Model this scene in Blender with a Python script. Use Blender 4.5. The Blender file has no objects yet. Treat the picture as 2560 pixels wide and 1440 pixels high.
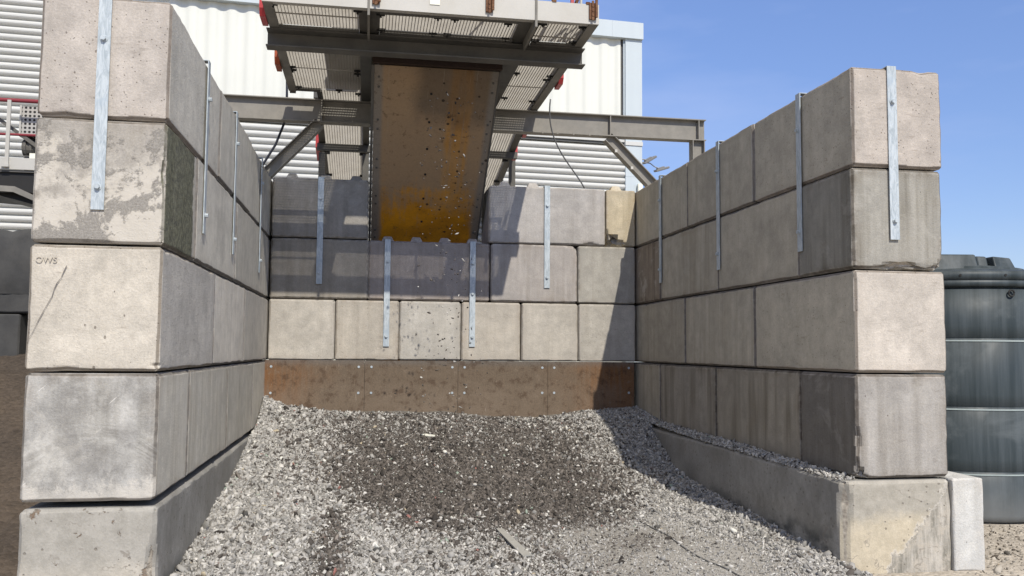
import bpy, bmesh, math, random
import numpy as np
from mathutils import Vector, Matrix, noise as mnoise

random.seed(7)
rng = np.random.default_rng(11)
scene = bpy.context.scene
COL = scene.collection

# ------------------------------------------------------------------ helpers
class MB:
    """collects simple solids, links them as one mesh object"""
    def __init__(self):
        self.v, self.f = [], []
    def add(self, vs, fs):
        o = len(self.v)
        self.v += [tuple(p) for p in vs]
        self.f += [tuple(i + o for i in f) for f in fs]
        return self
    def box(self, x0, x1, y0, y1, z0, z1):
        vs = [(x, y, z) for z in (z0, z1) for y in (y0, y1) for x in (x0, x1)]
        return self.add(vs, [(0, 2, 3, 1), (4, 5, 7, 6), (0, 1, 5, 4), (2, 6, 7, 3), (0, 4, 6, 2), (1, 3, 7, 5)])
    def obox(self, c, ax, ay, az):
        c, ax, ay, az = Vector(c), Vector(ax), Vector(ay), Vector(az)
        vs = [c + ax * i + ay * j + az * k for k in (-1, 1) for j in (-1, 1) for i in (-1, 1)]
        return self.add(vs, [(0, 2, 3, 1), (4, 5, 7, 6), (0, 1, 5, 4), (2, 6, 7, 3), (0, 4, 6, 2), (1, 3, 7, 5)])
    def prism(self, poly, d):
        n = len(poly); d = Vector(d)
        vs = [Vector(p) for p in poly] + [Vector(p) + d for p in poly]
        fs = [tuple(range(n))[::-1], tuple(range(n, 2 * n))]
        fs += [(i, (i + 1) % n, (i + 1) % n + n, i + n) for i in range(n)]
        return self.add(vs, fs)
    def cyl(self, p0, p1, r, n=12, r1=None):
        p0, p1 = Vector(p0), Vector(p1); r1 = r if r1 is None else r1
        d = (p1 - p0).normalized(); a = d.orthogonal().normalized(); b = d.cross(a)
        vs = [p0 + (a * math.cos(t) + b * math.sin(t)) * r for t in [2 * math.pi * i / n for i in range(n)]]
        vs += [p1 + (a * math.cos(t) + b * math.sin(t)) * r1 for t in [2 * math.pi * i / n for i in range(n)]]
        return self.add(vs, [tuple(range(n))[::-1], tuple(range(n, 2 * n))] + [(i, (i + 1) % n, (i + 1) % n + n, i + n) for i in range(n)])
    def tube(self, pts, r, n=8):
        pts = [Vector(p) for p in pts]; vs, fs = [], []
        a = None
        for i, p in enumerate(pts):
            d = (pts[min(i + 1, len(pts) - 1)] - pts[max(i - 1, 0)]).normalized()
            a = d.orthogonal().normalized() if a is None else (a - d * a.dot(d)).normalized()
            b = d.cross(a)
            vs += [p + (a * math.cos(2 * math.pi * k / n) + b * math.sin(2 * math.pi * k / n)) * r for k in range(n)]
        for i in range(len(pts) - 1):
            fs += [(i * n + k, i * n + (k + 1) % n, (i + 1) * n + (k + 1) % n, (i + 1) * n + k) for k in range(n)]
        m = (len(pts) - 1) * n
        fs += [tuple(range(n))[::-1], tuple(m + k for k in range(n))]
        return self.add(vs, fs)
    def lathe(self, prof, c, n=64):
        vs, fs = [], []
        for r, z in prof:
            vs += [(c[0] + r * math.cos(2 * math.pi * k / n), c[1] + r * math.sin(2 * math.pi * k / n), z) for k in range(n)]
        for i in range(len(prof) - 1):
            fs += [(i * n + k, i * n + (k + 1) % n, (i + 1) * n + (k + 1) % n, (i + 1) * n + k) for k in range(n)]
        return self.add(vs, fs)
    def build(self, name, mat, parent=None, smooth=False, bevel=0.0):
        me = bpy.data.meshes.new(name)
        me.from_pydata(self.v, [], self.f)
        bm = bmesh.new(); bm.from_mesh(me)
        bmesh.ops.recalc_face_normals(bm, faces=bm.faces)
        if bevel:
            es = [e for e in bm.edges if len(e.link_faces) == 2 and e.calc_face_angle(0) > 0.6]
            bmesh.ops.bevel(bm, geom=es, offset=bevel, segments=2, affect='EDGES', profile=0.5)
        bm.to_mesh(me); bm.free()
        return link(name, me, mat, parent, smooth)

def link(name, me, mat, parent=None, smooth=False):
    if smooth:
        me.polygons.foreach_set('use_smooth', [True] * len(me.polygons))
    o = bpy.data.objects.new(name, me)
    me.materials.append(mat)
    COL.objects.link(o)
    if parent: o.parent = parent
    return o

def tag(o, label=None, cat=None, group=None, kind=None):
    if label: o['label'] = label
    if cat: o['category'] = cat
    if group: o['group'] = group
    if kind: o['kind'] = kind
    return o

def empty(name, label, cat, group=None, loc=(0, 0, 0), rz=0):
    o = bpy.data.objects.new(name, None); COL.objects.link(o)
    o.location = loc; o.rotation_euler = (0, 0, rz); o.empty_display_size = 0.2
    return tag(o, label, cat, group)

# ------------------------------------------------------------------ node helper
class NT:
    def __init__(self, name):
        self.m = bpy.data.materials.new(name); self.m.use_nodes = True
        self.t = self.m.node_tree; self.N = self.t.nodes; self.L = self.t.links
        self.b = self.N['Principled BSDF']
        self.b.inputs['Specular IOR Level'].default_value = 0.25
    def n(self, typ, **kw):
        x = self.N.new(typ)
        for k, v in kw.items(): setattr(x, k, v)
        return x
    def put(self, sock, v):
        if isinstance(v, bpy.types.NodeSocket): self.L.new(v, sock)
        elif v is not None:
            if sock.type == 'RGBA' and isinstance(v, (tuple, list)) and len(v) == 3: v = (*v, 1)
            sock.default_value = v
    def math(self, op, a, b=None, c=None, clamp=False):
        x = self.n('ShaderNodeMath', operation=op, use_clamp=clamp)
        self.put(x.inputs[0], a); self.put(x.inputs[1], b); self.put(x.inputs[2], c)
        return x.outputs[0]
    def mix(self, f, a, b, blend='MIX'):
        x = self.n('ShaderNodeMix', data_type='RGBA', blend_type=blend)
        x.clamp_factor = True
        self.put(x.inputs[0], f); self.put(x.inputs[6], a); self.put(x.inputs[7], b)
        return x.outputs[2]
    def vscale(self, v, s):
        x = self.n('ShaderNodeVectorMath', operation='MULTIPLY')
        self.put(x.inputs[0], v); x.inputs[1].default_value = s if isinstance(s, (tuple, list)) else (s, s, s)
        return x.outputs[0]
    def vadd(self, a, b):
        x = self.n('ShaderNodeVectorMath', operation='ADD')
        self.put(x.inputs[0], a); self.put(x.inputs[1], b)
        return x.outputs[0]
    def noise(self, v, scale, detail=4, rough=0.55, dist=0.0):
        x = self.n('ShaderNodeTexNoise')
        self.put(x.inputs['Vector'], v)
        x.inputs['Scale'].default_value = scale; x.inputs['Detail'].default_value = detail
        x.inputs['Roughness'].default_value = rough; x.inputs['Distortion'].default_value = dist
        return x.outputs['Fac']
    def voro(self, v, scale, feature='F1', out='Distance'):
        x = self.n('ShaderNodeTexVoronoi', feature=feature)
        self.put(x.inputs['Vector'], v); x.inputs['Scale'].default_value = scale
        return x.outputs[out]
    def ramp(self, f, lo, hi, a=0.0, b=1.0):
        x = self.n('ShaderNodeMapRange', interpolation_type='SMOOTHSTEP')
        self.put(x.inputs['Value'], f)
        for k, val in zip(('From Min', 'From Max', 'To Min', 'To Max'), (lo, hi, a, b)): self.put(x.inputs[k], val)
        return x.outputs['Result']
    def attr(self, name, typ='OBJECT', out='Fac'):
        x = self.n('ShaderNodeAttribute', attribute_type=typ); x.attribute_name = name
        return x.outputs[out]
    def objco(self):
        return self.n('ShaderNodeTexCoord').outputs['Object']
    def rnd_co(self):
        co = self.objco(); oi = self.n('ShaderNodeObjectInfo')
        s = self.n('ShaderNodeVectorMath', operation='SCALE'); s.inputs[0].default_value = (37.1, 81.7, 23.3)
        self.L.new(oi.outputs['Random'], s.inputs['Scale'])
        return self.vadd(co, s.outputs[0]), oi
    def bump(self, h, strength=0.3, dist=0.01, normal=None):
        x = self.n('ShaderNodeBump'); x.inputs['Strength'].default_value = strength; x.inputs['Distance'].default_value = dist
        self.put(x.inputs['Height'], h)
        if normal is not None: self.put(x.inputs['Normal'], normal)
        return x.outputs[0]
    def done(self, color, rough=0.85, metal=0.0, normal=None):
        self.put(self.b.inputs['Base Color'], color); self.put(self.b.inputs['Roughness'], rough)
        self.put(self.b.inputs['Metallic'], metal)
        if normal is not None: self.put(self.b.inputs['Normal'], normal)
        return self.m

# ------------------------------------------------------------------ materials
def concrete(name, moss=False, patchy=False, scuff=False):
    T = NT(name)
    co, oi = T.rnd_co()
    geo0 = T.n('ShaderNodeNewGeometry'); sp0 = T.n('ShaderNodeSeparateXYZ'); T.L.new(geo0.outputs['Normal'], sp0.inputs[0])
    sidef = T.math('MULTIPLY', T.ramp(T.math('ABSOLUTE', sp0.outputs[0]), .75, .9), T.attr('sided'))  # x-facing sides take their own tone, with part of the shade put into it
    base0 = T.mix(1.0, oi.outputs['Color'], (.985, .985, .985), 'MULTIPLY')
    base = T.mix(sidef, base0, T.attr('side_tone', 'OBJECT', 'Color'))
    stain_a, white_a, pit_a = T.attr('stain'), T.attr('bloom'), T.attr('pits')
    edge = T.attr('edge', 'GEOMETRY')
    n1 = T.ramp(T.noise(co, 1.5, 6, 0.62), 0.30, 0.70)
    n2 = T.ramp(T.noise(co, 6.0, 6, 0.68), 0.30, 0.70)
    fine = T.ramp(T.noise(co, 80, 3, 0.75), 0.25, 0.75)
    streak = T.noise(T.vscale(co, (9, 9, 0.55)), 1.0, 5, 0.6)
    streak2 = T.noise(T.vscale(co, (34, 34, 1.1)), 1.0, 3, 0.6)
    k = T.math('ADD', T.math('MULTIPLY', n1, 0.26), 0.87)
    k = T.math('MULTIPLY', k, T.math('ADD', T.math('MULTIPLY', fine, 0.20), 0.90))
    k = T.math('MULTIPLY', k, T.math('ADD', T.math('MULTIPLY', n2, 0.20), 0.90))
    k = T.math('MULTIPLY', k, T.math('ADD', T.math('MULTIPLY', streak2, 0.05), 0.975))
    c = T.mix(1.0, base, k, 'MULTIPLY')
    hz = T.noise(T.vscale(co, (7, 7, 26)), 1.0, 4, 0.7)
    c = T.mix(T.math('MULTIPLY', T.ramp(hz, 0.60, 0.70), T.math('MULTIPLY', pit_a, 0.6)), c, T.mix(1.0, c, (0.62, 0.59, 0.56), 'MULTIPLY'))
    c = T.mix(T.math('MULTIPLY', T.ramp(hz, 0.40, 0.32), T.math('MULTIPLY', pit_a, 0.5)), c, T.mix(1.0, c, (1.22, 1.21, 1.19), 'MULTIPLY'))
    # water staining that runs down the face
    sf = T.ramp(T.math('ADD', T.math('MULTIPLY', streak, 0.75), T.math('MULTIPLY', n1, 0.25)), 0.40, 0.72)
    sf = T.math('MULTIPLY', sf, stain_a)
    c = T.mix(sf, c, T.mix(1.0, c, (0.50, 0.48, 0.44), 'MULTIPLY'))
    # dirt gathered near the arrises
    ef = T.math('MULTIPLY', T.ramp(edge, 0.0, 1.0, 1.0, 0.0), T.ramp(n2, 0.2, 0.9))
    ef = T.math('MULTIPLY', ef, T.math('ADD', T.math('MULTIPLY', stain_a, 0.7), 0.12))
    c = T.mix(ef, c, T.mix(1.0, c, (0.55, 0.50, 0.46), 'MULTIPLY'))
    # worn pale arris
    wf = T.math('MULTIPLY', T.ramp(edge, 0.10, 0.34, 0.55, 0.0), T.ramp(T.noise(co, 14, 3), 0.45, 0.6))
    c = T.mix(wf, c, T.mix(0.5, c, (0.62, 0.58, 0.52)))
    # lime bloom
    pw = T.noise(co, 2.6, 8, 0.72, 0.6)
    bf = T.math('MULTIPLY', T.ramp(pw, 0.53, 0.62), white_a)
    c = T.mix(bf, c, (0.60, 0.57, 0.51))
    # blow holes
    vo = T.n('ShaderNodeTexVoronoi'); T.put(vo.inputs['Vector'], T.vadd(co, T.vscale(co, (0.0, 0.0, -0.35)))); vo.inputs['Scale'].default_value = 17
    sel = T.n('ShaderNodeSeparateColor'); T.L.new(vo.outputs['Color'], sel.inputs[0])
    rad = T.math('MULTIPLY', T.math('SUBTRACT', sel.outputs[0], 0.58), T.math('MULTIPLY', pit_a, 0.32))
    pit = T.ramp(T.math('SUBTRACT', vo.outputs['Distance'], rad), -0.015, 0.05, 1.0, 0.0)
    vo2 = T.n('ShaderNodeTexVoronoi'); T.put(vo2.inputs['Vector'], co); vo2.inputs['Scale'].default_value = 46
    sel2 = T.n('ShaderNodeSeparateColor'); T.L.new(vo2.outputs['Color'], sel2.inputs[0])
    rad2 = T.math('MULTIPLY', T.math('SUBTRACT', sel2.outputs[1], 0.58), T.math('MULTIPLY', pit_a, 0.62))
    pit2 = T.ramp(T.math('SUBTRACT', vo2.outputs['Distance'], rad2), -0.02, 0.08, 1.0, 0.0)
    pits = T.math('MAXIMUM', pit, pit2)
    c = T.mix(T.math('MULTIPLY', pits, 0.75), c, T.mix(1.0, c, (0.36, 0.33, 0.31), 'MULTIPLY'))
    chip = T.attr('chip', 'GEOMETRY')
    cf = T.ramp(T.math('ADD', chip, T.math('MULTIPLY', T.math('SUBTRACT', n2, 0.5), 0.5)), 0.45, 0.7)
    c = T.mix(cf, c, T.mix(T.noise(co, 30, 4, 0.7), (0.22, 0.20, 0.175), (0.60, 0.56, 0.50)))
    seam = T.ramp(edge, 0.10, 0.19, T.attr('seam'), 0.0)
    seam = T.math('MULTIPLY', seam, T.math('SUBTRACT', 1.0, cf))
    c = T.mix(seam, c, T.mix(1.0, c, (0.45, 0.42, 0.39), 'MULTIPLY'))
    h = T.math('ADD', T.math('MULTIPLY', fine, 0.35), T.math('MULTIPLY', n2, 0.6))
    h = T.math('ADD', h, T.math('MULTIPLY', T.math('MULTIPLY', cf, T.noise(co, 40, 3)), 3.0))
    h = T.math('SUBTRACT', T.math('ADD', h, T.math('MULTIPLY', hz, T.math('MULTIPLY', pit_a, 0.8))), T.math('MULTIPLY', pits, 1.2))
    if patchy or moss:
        raw = T.objco()
        q = T.noise(T.vadd(raw, (4.2, 1.0, 7.3)), 2.6, 10, 0.68, 0.25)
        q2 = T.noise(T.vadd(raw, (9.2, 3.0, 1.3)), 3.4, 10, 0.72, 0.2)
        geo = T.n('ShaderNodeNewGeometry'); sp = T.n('ShaderNodeSeparateXYZ'); T.L.new(geo.outputs['Normal'], sp.inputs[0])
        front = T.ramp(sp.outputs[1], -0.5, -0.8)
        sx = T.n('ShaderNodeSeparateXYZ'); T.L.new(raw, sx.inputs[0])
        # lower part pale, upper band grey and dirty
        bias = T.math('MULTIPLY', sx.outputs[2], -0.22)
        lime = T.math('MULTIPLY', T.ramp(T.math('ADD', q, bias), 0.425, 0.53), front)
        c = T.mix(lime, c, T.mix(T.noise(raw, 6, 5), (0.42, 0.385, 0.325), (0.58, 0.545, 0.49)))
        mort = T.math('MULTIPLY', T.ramp(q2, 0.52, 0.575), front)
        c = T.mix(mort, c, T.mix(fine, (0.20, 0.185, 0.165), (0.33, 0.31, 0.28)))
        h = T.math('ADD', h, T.math('MULTIPLY', mort, 1.6))
    if moss:
        inner = T.math('MULTIPLY', T.ramp(sp.outputs[0], 0.6, 0.85), T.ramp(T.math('ADD', sx.outputs[1], T.math('MULTIPLY', n2, 0.06)), 0.40, 0.43, 1.0, 0.0))
        mm = T.noise(raw, 26, 6, 0.75)
        mc = T.mix(T.ramp(mm, 0.35, 0.7), (0.026, 0.031, 0.016), (0.17, 0.175, 0.105))
        c = T.mix(T.math('MULTIPLY', inner, 0.84), c, mc)
        h = T.math('ADD', h, T.math('MULTIPLY', T.math('MULTIPLY', inner, mm), 5.0))
    if scuff:
        raw = T.objco()
        geo = T.n('ShaderNodeNewGeometry'); sp = T.n('ShaderNodeSeparateXYZ'); T.L.new(geo.outputs['Normal'], sp.inputs[0])
        front = T.ramp(sp.outputs[1], -0.5, -0.8)
        sx = T.n('ShaderNodeSeparateXYZ'); T.L.new(raw, sx.inputs[0])
        dx = T.math('SUBTRACT', sx.outputs[0], 0.02); dz = T.math('ADD', sx.outputs[2], 0.36)
        r = T.math('SQRT', T.math('ADD', T.math('MULTIPLY', T.math('MULTIPLY', dx, dx), 0.55), T.math('MULTIPLY', dz, dz)))
        r = T.math('ADD', r, T.math('MULTIPLY', T.noise(raw, 3, 3), 0.12))
        arcs = T.noise(T.n('ShaderNodeCombineXYZ').outputs[0], 1)
        cx = T.n('ShaderNodeCombineXYZ'); T.L.new(T.math('MULTIPLY', r, 46), cx.inputs[0]); T.L.new(T.math('MULTIPLY', sx.outputs[0], 2.0), cx.inputs[1])
        arcs = T.noise(cx.outputs[0], 1.0, 4, 0.6)
        band = T.math('MULTIPLY', T.ramp(r, 0.25, 0.38), T.ramp(r, 0.44, 0.56, 1.0, 0.0))
        m = T.math('MULTIPLY', T.math('MULTIPLY', T.math('MULTIPLY', band, front), T.ramp(n2, 0.3, 0.6)), 0.5)
        c = T.mix(m, c, T.mix(T.ramp(arcs, 0.4, 0.62), (0.25, 0.24, 0.22), (0.42, 0.41, 0.385)))
        low = T.math('MULTIPLY', T.ramp(T.math('ADD', sx.outputs[2], T.math('MULTIPLY', T.noise(T.vscale(raw, (3.5, 3.5, 2.2)), 1.5, 9, 0.75), 0.75)), 0.05, 0.11, 1.0, 0.0), front)
        c = T.mix(T.math('MULTIPLY', front, 0.75), c, T.mix(1.0, c, T.mix(T.ramp(T.noise(raw, 4.2, 8, 0.72, 0.3), 0.38, 0.62), (0.68, 0.67, 0.66), (1.18, 1.18, 1.17)), 'MULTIPLY'))
        c = T.mix(T.math('MULTIPLY', low, T.ramp(n2, 0.0, 1.0, 0.35, 0.9)), c, (0.53, 0.50, 0.45))
        vs = T.n('ShaderNodeVectorRotate', rotation_type='Y_AXIS'); vs.inputs['Angle'].default_value = 0.75; T.L.new(raw, vs.inputs['Vector'])
        sc = T.noise(T.vscale(vs.outputs[0], (3.0, 1, 70)), 1.0, 2, 0.5)
        c = T.mix(T.math('MULTIPLY', T.math('MULTIPLY', T.ramp(sc, 0.70, 0.74), T.ramp(n1, 0.6, 0.8)), front), c, (0.62, 0.60, 0.56))
    return T.done(c, 0.9, 0.0, T.bump(h, 0.55, 0.006))

M = {}
M['concrete'] = concrete('cast_concrete')
M['moss'] = concrete('mossy_concrete', moss=True)
M['scuff'] = concrete('scuffed_concrete', scuff=True)

def base_concrete(name, tan, patch):
    """old footing: cream skin with spalled, streaky aggregate"""
    T = NT(name)
    co = T.objco()
    n1 = T.noise(co, 2.2, 6, 0.6); n2 = T.noise(co, 9, 6, 0.7); fine = T.noise(co, 80, 3, 0.7)
    geo = T.n('ShaderNodeNewGeometry'); sp = T.n('ShaderNodeSeparateXYZ'); T.L.new(geo.outputs['Normal'], sp.inputs[0])
    front = T.ramp(sp.outputs[1], -0.4, -0.8)
    c = T.mix(n1, tan, tuple(v * 0.86 for v in tan))
    s = T.n('ShaderNodeSeparateXYZ'); T.L.new(co, s.inputs[0])
    top = T.ramp(T.math('ADD', s.outputs[2], T.math('MULTIPLY', n1, 0.5)), 0.26, 0.46)
    c = T.mix(T.math('MULTIPLY', top, 0.75), c, (0.31, 0.30, 0.275))
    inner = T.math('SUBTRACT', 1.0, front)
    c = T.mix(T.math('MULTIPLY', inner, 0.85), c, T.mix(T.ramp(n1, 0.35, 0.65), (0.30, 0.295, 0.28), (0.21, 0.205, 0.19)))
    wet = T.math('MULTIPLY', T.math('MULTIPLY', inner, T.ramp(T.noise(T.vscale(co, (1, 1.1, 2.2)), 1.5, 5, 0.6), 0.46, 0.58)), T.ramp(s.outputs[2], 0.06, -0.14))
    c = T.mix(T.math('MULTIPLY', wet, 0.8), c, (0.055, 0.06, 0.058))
    if patch:
        e = T.math('ADD', T.math('MULTIPLY', s.outputs[2], -1.15), T.math('MULTIPLY', s.outputs[0], 1.35))
        e = T.math('ADD', e, T.math('MULTIPLY', T.math('SUBTRACT', T.noise(co, 4, 9, 0.7), 0.5), 0.75))
        pf = T.math('MULTIPLY', T.ramp(e, 0.16, 0.20), front)
        st = T.noise(T.vscale(co, (16, 16, 2.0)), 1.0, 6, 0.65)
        pc = T.mix(T.ramp(st, 0.33, 0.66), (0.21, 0.20, 0.17), (0.50, 0.47, 0.42))
        pc = T.mix(T.ramp(n2, 0.45, 0.65), pc, (0.40, 0.365, 0.31))
        c = T.mix(pf, c, pc)
        rim = T.math('MULTIPLY', T.math('MULTIPLY', T.math('MULTIPLY', T.ramp(e, 0.13, 0.16), T.ramp(e, 0.17, 0.20, 1.0, 0.0)), front), 0.6)
        c = T.mix(rim, c, (0.57, 0.54, 0.49))
        h0 = T.math('MULTIPLY', pf, T.math('MULTIPLY', st, 2.5))
    else:
        v = T.noise(T.vadd(co, (3, 1, 5)), 5.5, 6, 0.7, 0.5)
        sp2 = T.math('MULTIPLY', T.ramp(v, 0.585, 0.62), front)
        c = T.mix(sp2, c, (0.20, 0.15, 0.11))
        h0 = T.math('MULTIPLY', sp2, -2.0)
    vq = T.n('ShaderNodeTexVoronoi'); T.L.new(co, vq.inputs['Vector']); vq.inputs['Scale'].default_value = 20
    qs = T.n('ShaderNodeSeparateColor'); T.L.new(vq.outputs['Color'], qs.inputs[0])
    pk = T.ramp(T.math('SUBTRACT', vq.outputs['Distance'], T.math('MULTIPLY', T.math('SUBTRACT', qs.outputs[0], 0.6), 0.5)), -0.01, 0.06, 1.0, 0.0)
    c = T.mix(T.math('MULTIPLY', pk, 0.6), c, (0.17, 0.15, 0.125))
    cr = T.math('ABSOLUTE', T.math('SUBTRACT', T.noise(T.vadd(co, (1.3, 0, 2.2)), 1.6, 5, 0.65, 0.3), 0.5))
    c = T.mix(T.math('MULTIPLY', T.ramp(cr, 0.0, 0.012, 0.75, 0.0), T.ramp(n2, 0.45, 0.6)), c, (0.20, 0.18, 0.155))
    c = T.mix(T.ramp(n2, 0.30, 0.70), T.mix(1.0, c, (0.86, 0.85, 0.83), 'MULTIPLY'), T.mix(1.0, c, (1.10, 1.09, 1.08), 'MULTIPLY'))
    h0 = T.math('SUBTRACT', h0, pk)
    chip = T.attr('chip', 'GEOMETRY')
    cc = T.mix(T.voro(co, 34), (0.20, 0.17, 0.14), (0.50, 0.45, 0.37))
    c = T.mix(T.ramp(chip, 0.3, 0.6), c, cc)
    c = T.mix(1.0, c, T.math('ADD', T.math('MULTIPLY', fine, 0.4), 0.8), 'MULTIPLY')
    h = T.math('ADD', T.math('ADD', T.math('MULTIPLY', fine, 0.4), T.math('MULTIPLY', n2, 0.9)), h0)
    return T.done(c, 0.92, 0, T.bump(h, 0.6, 0.008))

M['base_tan'] = base_concrete('footing_concrete', (0.53, 0.47, 0.36), True)
M['base_cream'] = base_concrete('footing_concrete_cream', (0.47, 0.44, 0.385), False)

def galvanised():
    T = NT('galvanised_steel'); co, oi = T.rnd_co()
    s = T.noise(T.vscale(co, (30, 30, 7)), 1.0, 5, 0.7, 1.5)
    c = T.mix(T.ramp(s, 0.36, 0.62), (0.34, 0.385, 0.41), (0.50, 0.545, 0.57))
    c = T.mix(T.ramp(T.noise(co, 5, 3), 0.52, 0.72), c, (0.36, 0.42, 0.47))
    return T.done(c, T.math('ADD', T.math('MULTIPLY', s, 0.25), 0.42), 0.22, T.bump(s, 0.08, 0.002))
M['galv'] = galvanised()

def plain(name, col, rough=0.6, metal=0.0, var=0.25, scale=6, dust=None, dustc=(0.36, 0.34, 0.30)):
    T = NT(name); co = T.objco()
    n = T.noise(co, scale, 5, 0.6); f = T.noise(co, 70, 3, 0.6)
    k = T.math('MULTIPLY', T.math('ADD', T.math('MULTIPLY', n, var * 2), 1 - var), T.math('ADD', T.math('MULTIPLY', f, var), 1 - var / 2))
    c = T.mix(1.0, (*col, 1), k, 'MULTIPLY')
    if dust: c = T.mix(T.math('MULTIPLY', T.ramp(T.noise(co, scale * 0.7, 6, 0.65), 0.38, 0.68), dust), c, (*dustc, 1))
    return T.done(c, rough, metal, T.bump(f, 0.15, 0.002))
M['steel'] = plain('dusty_grey_steel', (0.185, 0.175, 0.155), 0.72, 0, 0.22, 4, 0.55, (0.30, 0.28, 0.245))
M['steel_dark'] = plain('dark_dusty_steel', (0.10, 0.096, 0.088), 0.75, 0, 0.2, 4, 0.35, (0.19, 0.18, 0.16))
M['beam'] = plain('dusty_beam_steel', (0.225, 0.212, 0.188), 0.75, 0, 0.2, 9, 0.5, (0.29, 0.27, 0.235))
M['kick'] = plain('weathered_kick_plate', (0.47, 0.455, 0.42), 0.6, 0.1, 0.14, 2, 0.5, (0.40, 0.38, 0.33))
M['grate'] = plain('galvanised_grating', (0.42, 0.40, 0.365), 0.65, 0.0, 0.12, 5, 0.5, (0.34, 0.315, 0.28))
M['black'] = plain('black_fittings', (0.022, 0.021, 0.020), 0.6, 0, 0.2)
M['red'] = plain('faded_red_paint', (0.42, 0.045, 0.05), 0.45, 0, 0.15, 5, 0.35, (0.45, 0.16, 0.14))
M['orange'] = plain('red_oxide_paint', (0.34, 0.075, 0.03), 0.6, 0, 0.2, 8, 0.3, (0.12, 0.06, 0.035))
M['rail'] = plain('maroon_rail_paint', (0.22, 0.035, 0.045), 0.5, 0, 0.15)
M['rust'] = plain('rusty_bracket', (0.12, 0.055, 0.03), 0.85, 0, 0.35, 25, 0.5, (0.25, 0.14, 0.075))
M['cable'] = plain('grey_cable_sheath', (0.10, 0.10, 0.10), 0.5)
M['cable_dark'] = plain('dark_blue_hose', (0.022, 0.024, 0.035), 0.5)
M['letter'] = plain('black_lettering', (0.02, 0.02, 0.02), 0.6)
M['signface'] = plain('cream_sign_face', (0.78, 0.77, 0.66), 0.5, 0, 0.06)
M['etch'] = plain('faint_etched_mark', (0.48, 0.44, 0.375), 0.9)
M['scratch'] = plain('dark_scratch', (0.16, 0.145, 0.13), 0.9)
M['lip'] = plain('blackened_rust', (0.045, 0.028, 0.02), 0.85, 0, 0.4, 14)
M['white_scrap'] = plain('pale_plastic_scrap', (0.72, 0.71, 0.62), 0.5, 0, 0.1)
M['timber'] = plain('grey_weathered_strip', (0.33, 0.32, 0.29), 0.85, 0, 0.2, 12)
M['darkblock'] = plain('dark_concrete', (0.055, 0.055, 0.055), 0.85, 0, 0.4, 4.5, 0.5, (0.085, 0.083, 0.078))  # dark base tone with slightly paler blotches for the neighbouring wall
M['paleblock'] = plain('pale_concrete', (0.60, 0.60, 0.58), 0.88, 0, 0.14, 4, 0.5, (0.48, 0.47, 0.44))
M['lamp_glass'] = plain('floodlight_glass', (0.30, 0.31, 0.32), 0.25, 0, 0.05)
M['lamp_body'] = plain('floodlight_body', (0.22, 0.22, 0.22), 0.5, 0.2, 0.1)

def rusty_plate():
    T = NT('rusty_liner_plate'); co = T.n('ShaderNodeTexCoord').outputs['Object']
    geo = T.n('ShaderNodeNewGeometry'); s = T.n('ShaderNodeSeparateXYZ'); T.L.new(geo.outputs['Position'], s.inputs[0])
    P = geo.outputs['Position']
    n = T.noise(P, 2.0, 6, 0.6); st = T.noise(T.vscale(P, (26, 1, 1.6)), 1.0, 5, 0.65); f = T.noise(P, 60, 4, 0.7)
    # polished greyish centre, fresh rust toward the ends
    d = T.math('ABSOLUTE', T.math('SUBTRACT', s.outputs[0], 0.95))
    endf = T.ramp(T.math('ADD', d, T.math('MULTIPLY', T.math('SUBTRACT', n, 0.5), 1.6)), 1.3, 2.5)
    c = T.mix(endf, (0.135, 0.102, 0.072), (0.18, 0.082, 0.03))
    c = T.mix(T.math('MULTIPLY', T.ramp(st, 0.35, 0.68), 0.55), c, (0.155, 0.115, 0.080))
    low = T.ramp(s.outputs[2], 0.60, 0.30)
    c = T.mix(T.math('MULTIPLY', low, T.ramp(n, 0.4, 0.6, 0.15, 0.5)), c, (0.20, 0.155, 0.115))
    c = T.mix(T.math('MULTIPLY', T.ramp(s.outputs[2], 0.70, 0.80), 0.5), c, (0.13, 0.125, 0.12))
    c = T.mix(T.math('MULTIPLY', T.ramp(T.noise(T.vscale(P, (30, 1, 5)), 1.0, 3, 0.6), 0.66, 0.71), 0.5), c, (0.32, 0.26, 0.20))
    bl = T.noise(P, 7, 8, 0.75); c = T.mix(T.math('MULTIPLY', T.ramp(bl, 0.50, 0.64), 0.6), c, (0.060, 0.034, 0.020)); c = T.mix(T.math('MULTIPLY', T.ramp(bl, 0.44, 0.34), 0.5), c, (0.20, 0.155, 0.115))
    c = T.mix(1.0, c, T.math('ADD', T.math('MULTIPLY', f, 0.9), 0.55), 'MULTIPLY')
    return T.done(c, 0.75, 0.0, T.bump(T.math('ADD', f, bl), 0.3, 0.004))
M['liner'] = rusty_plate()

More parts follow.
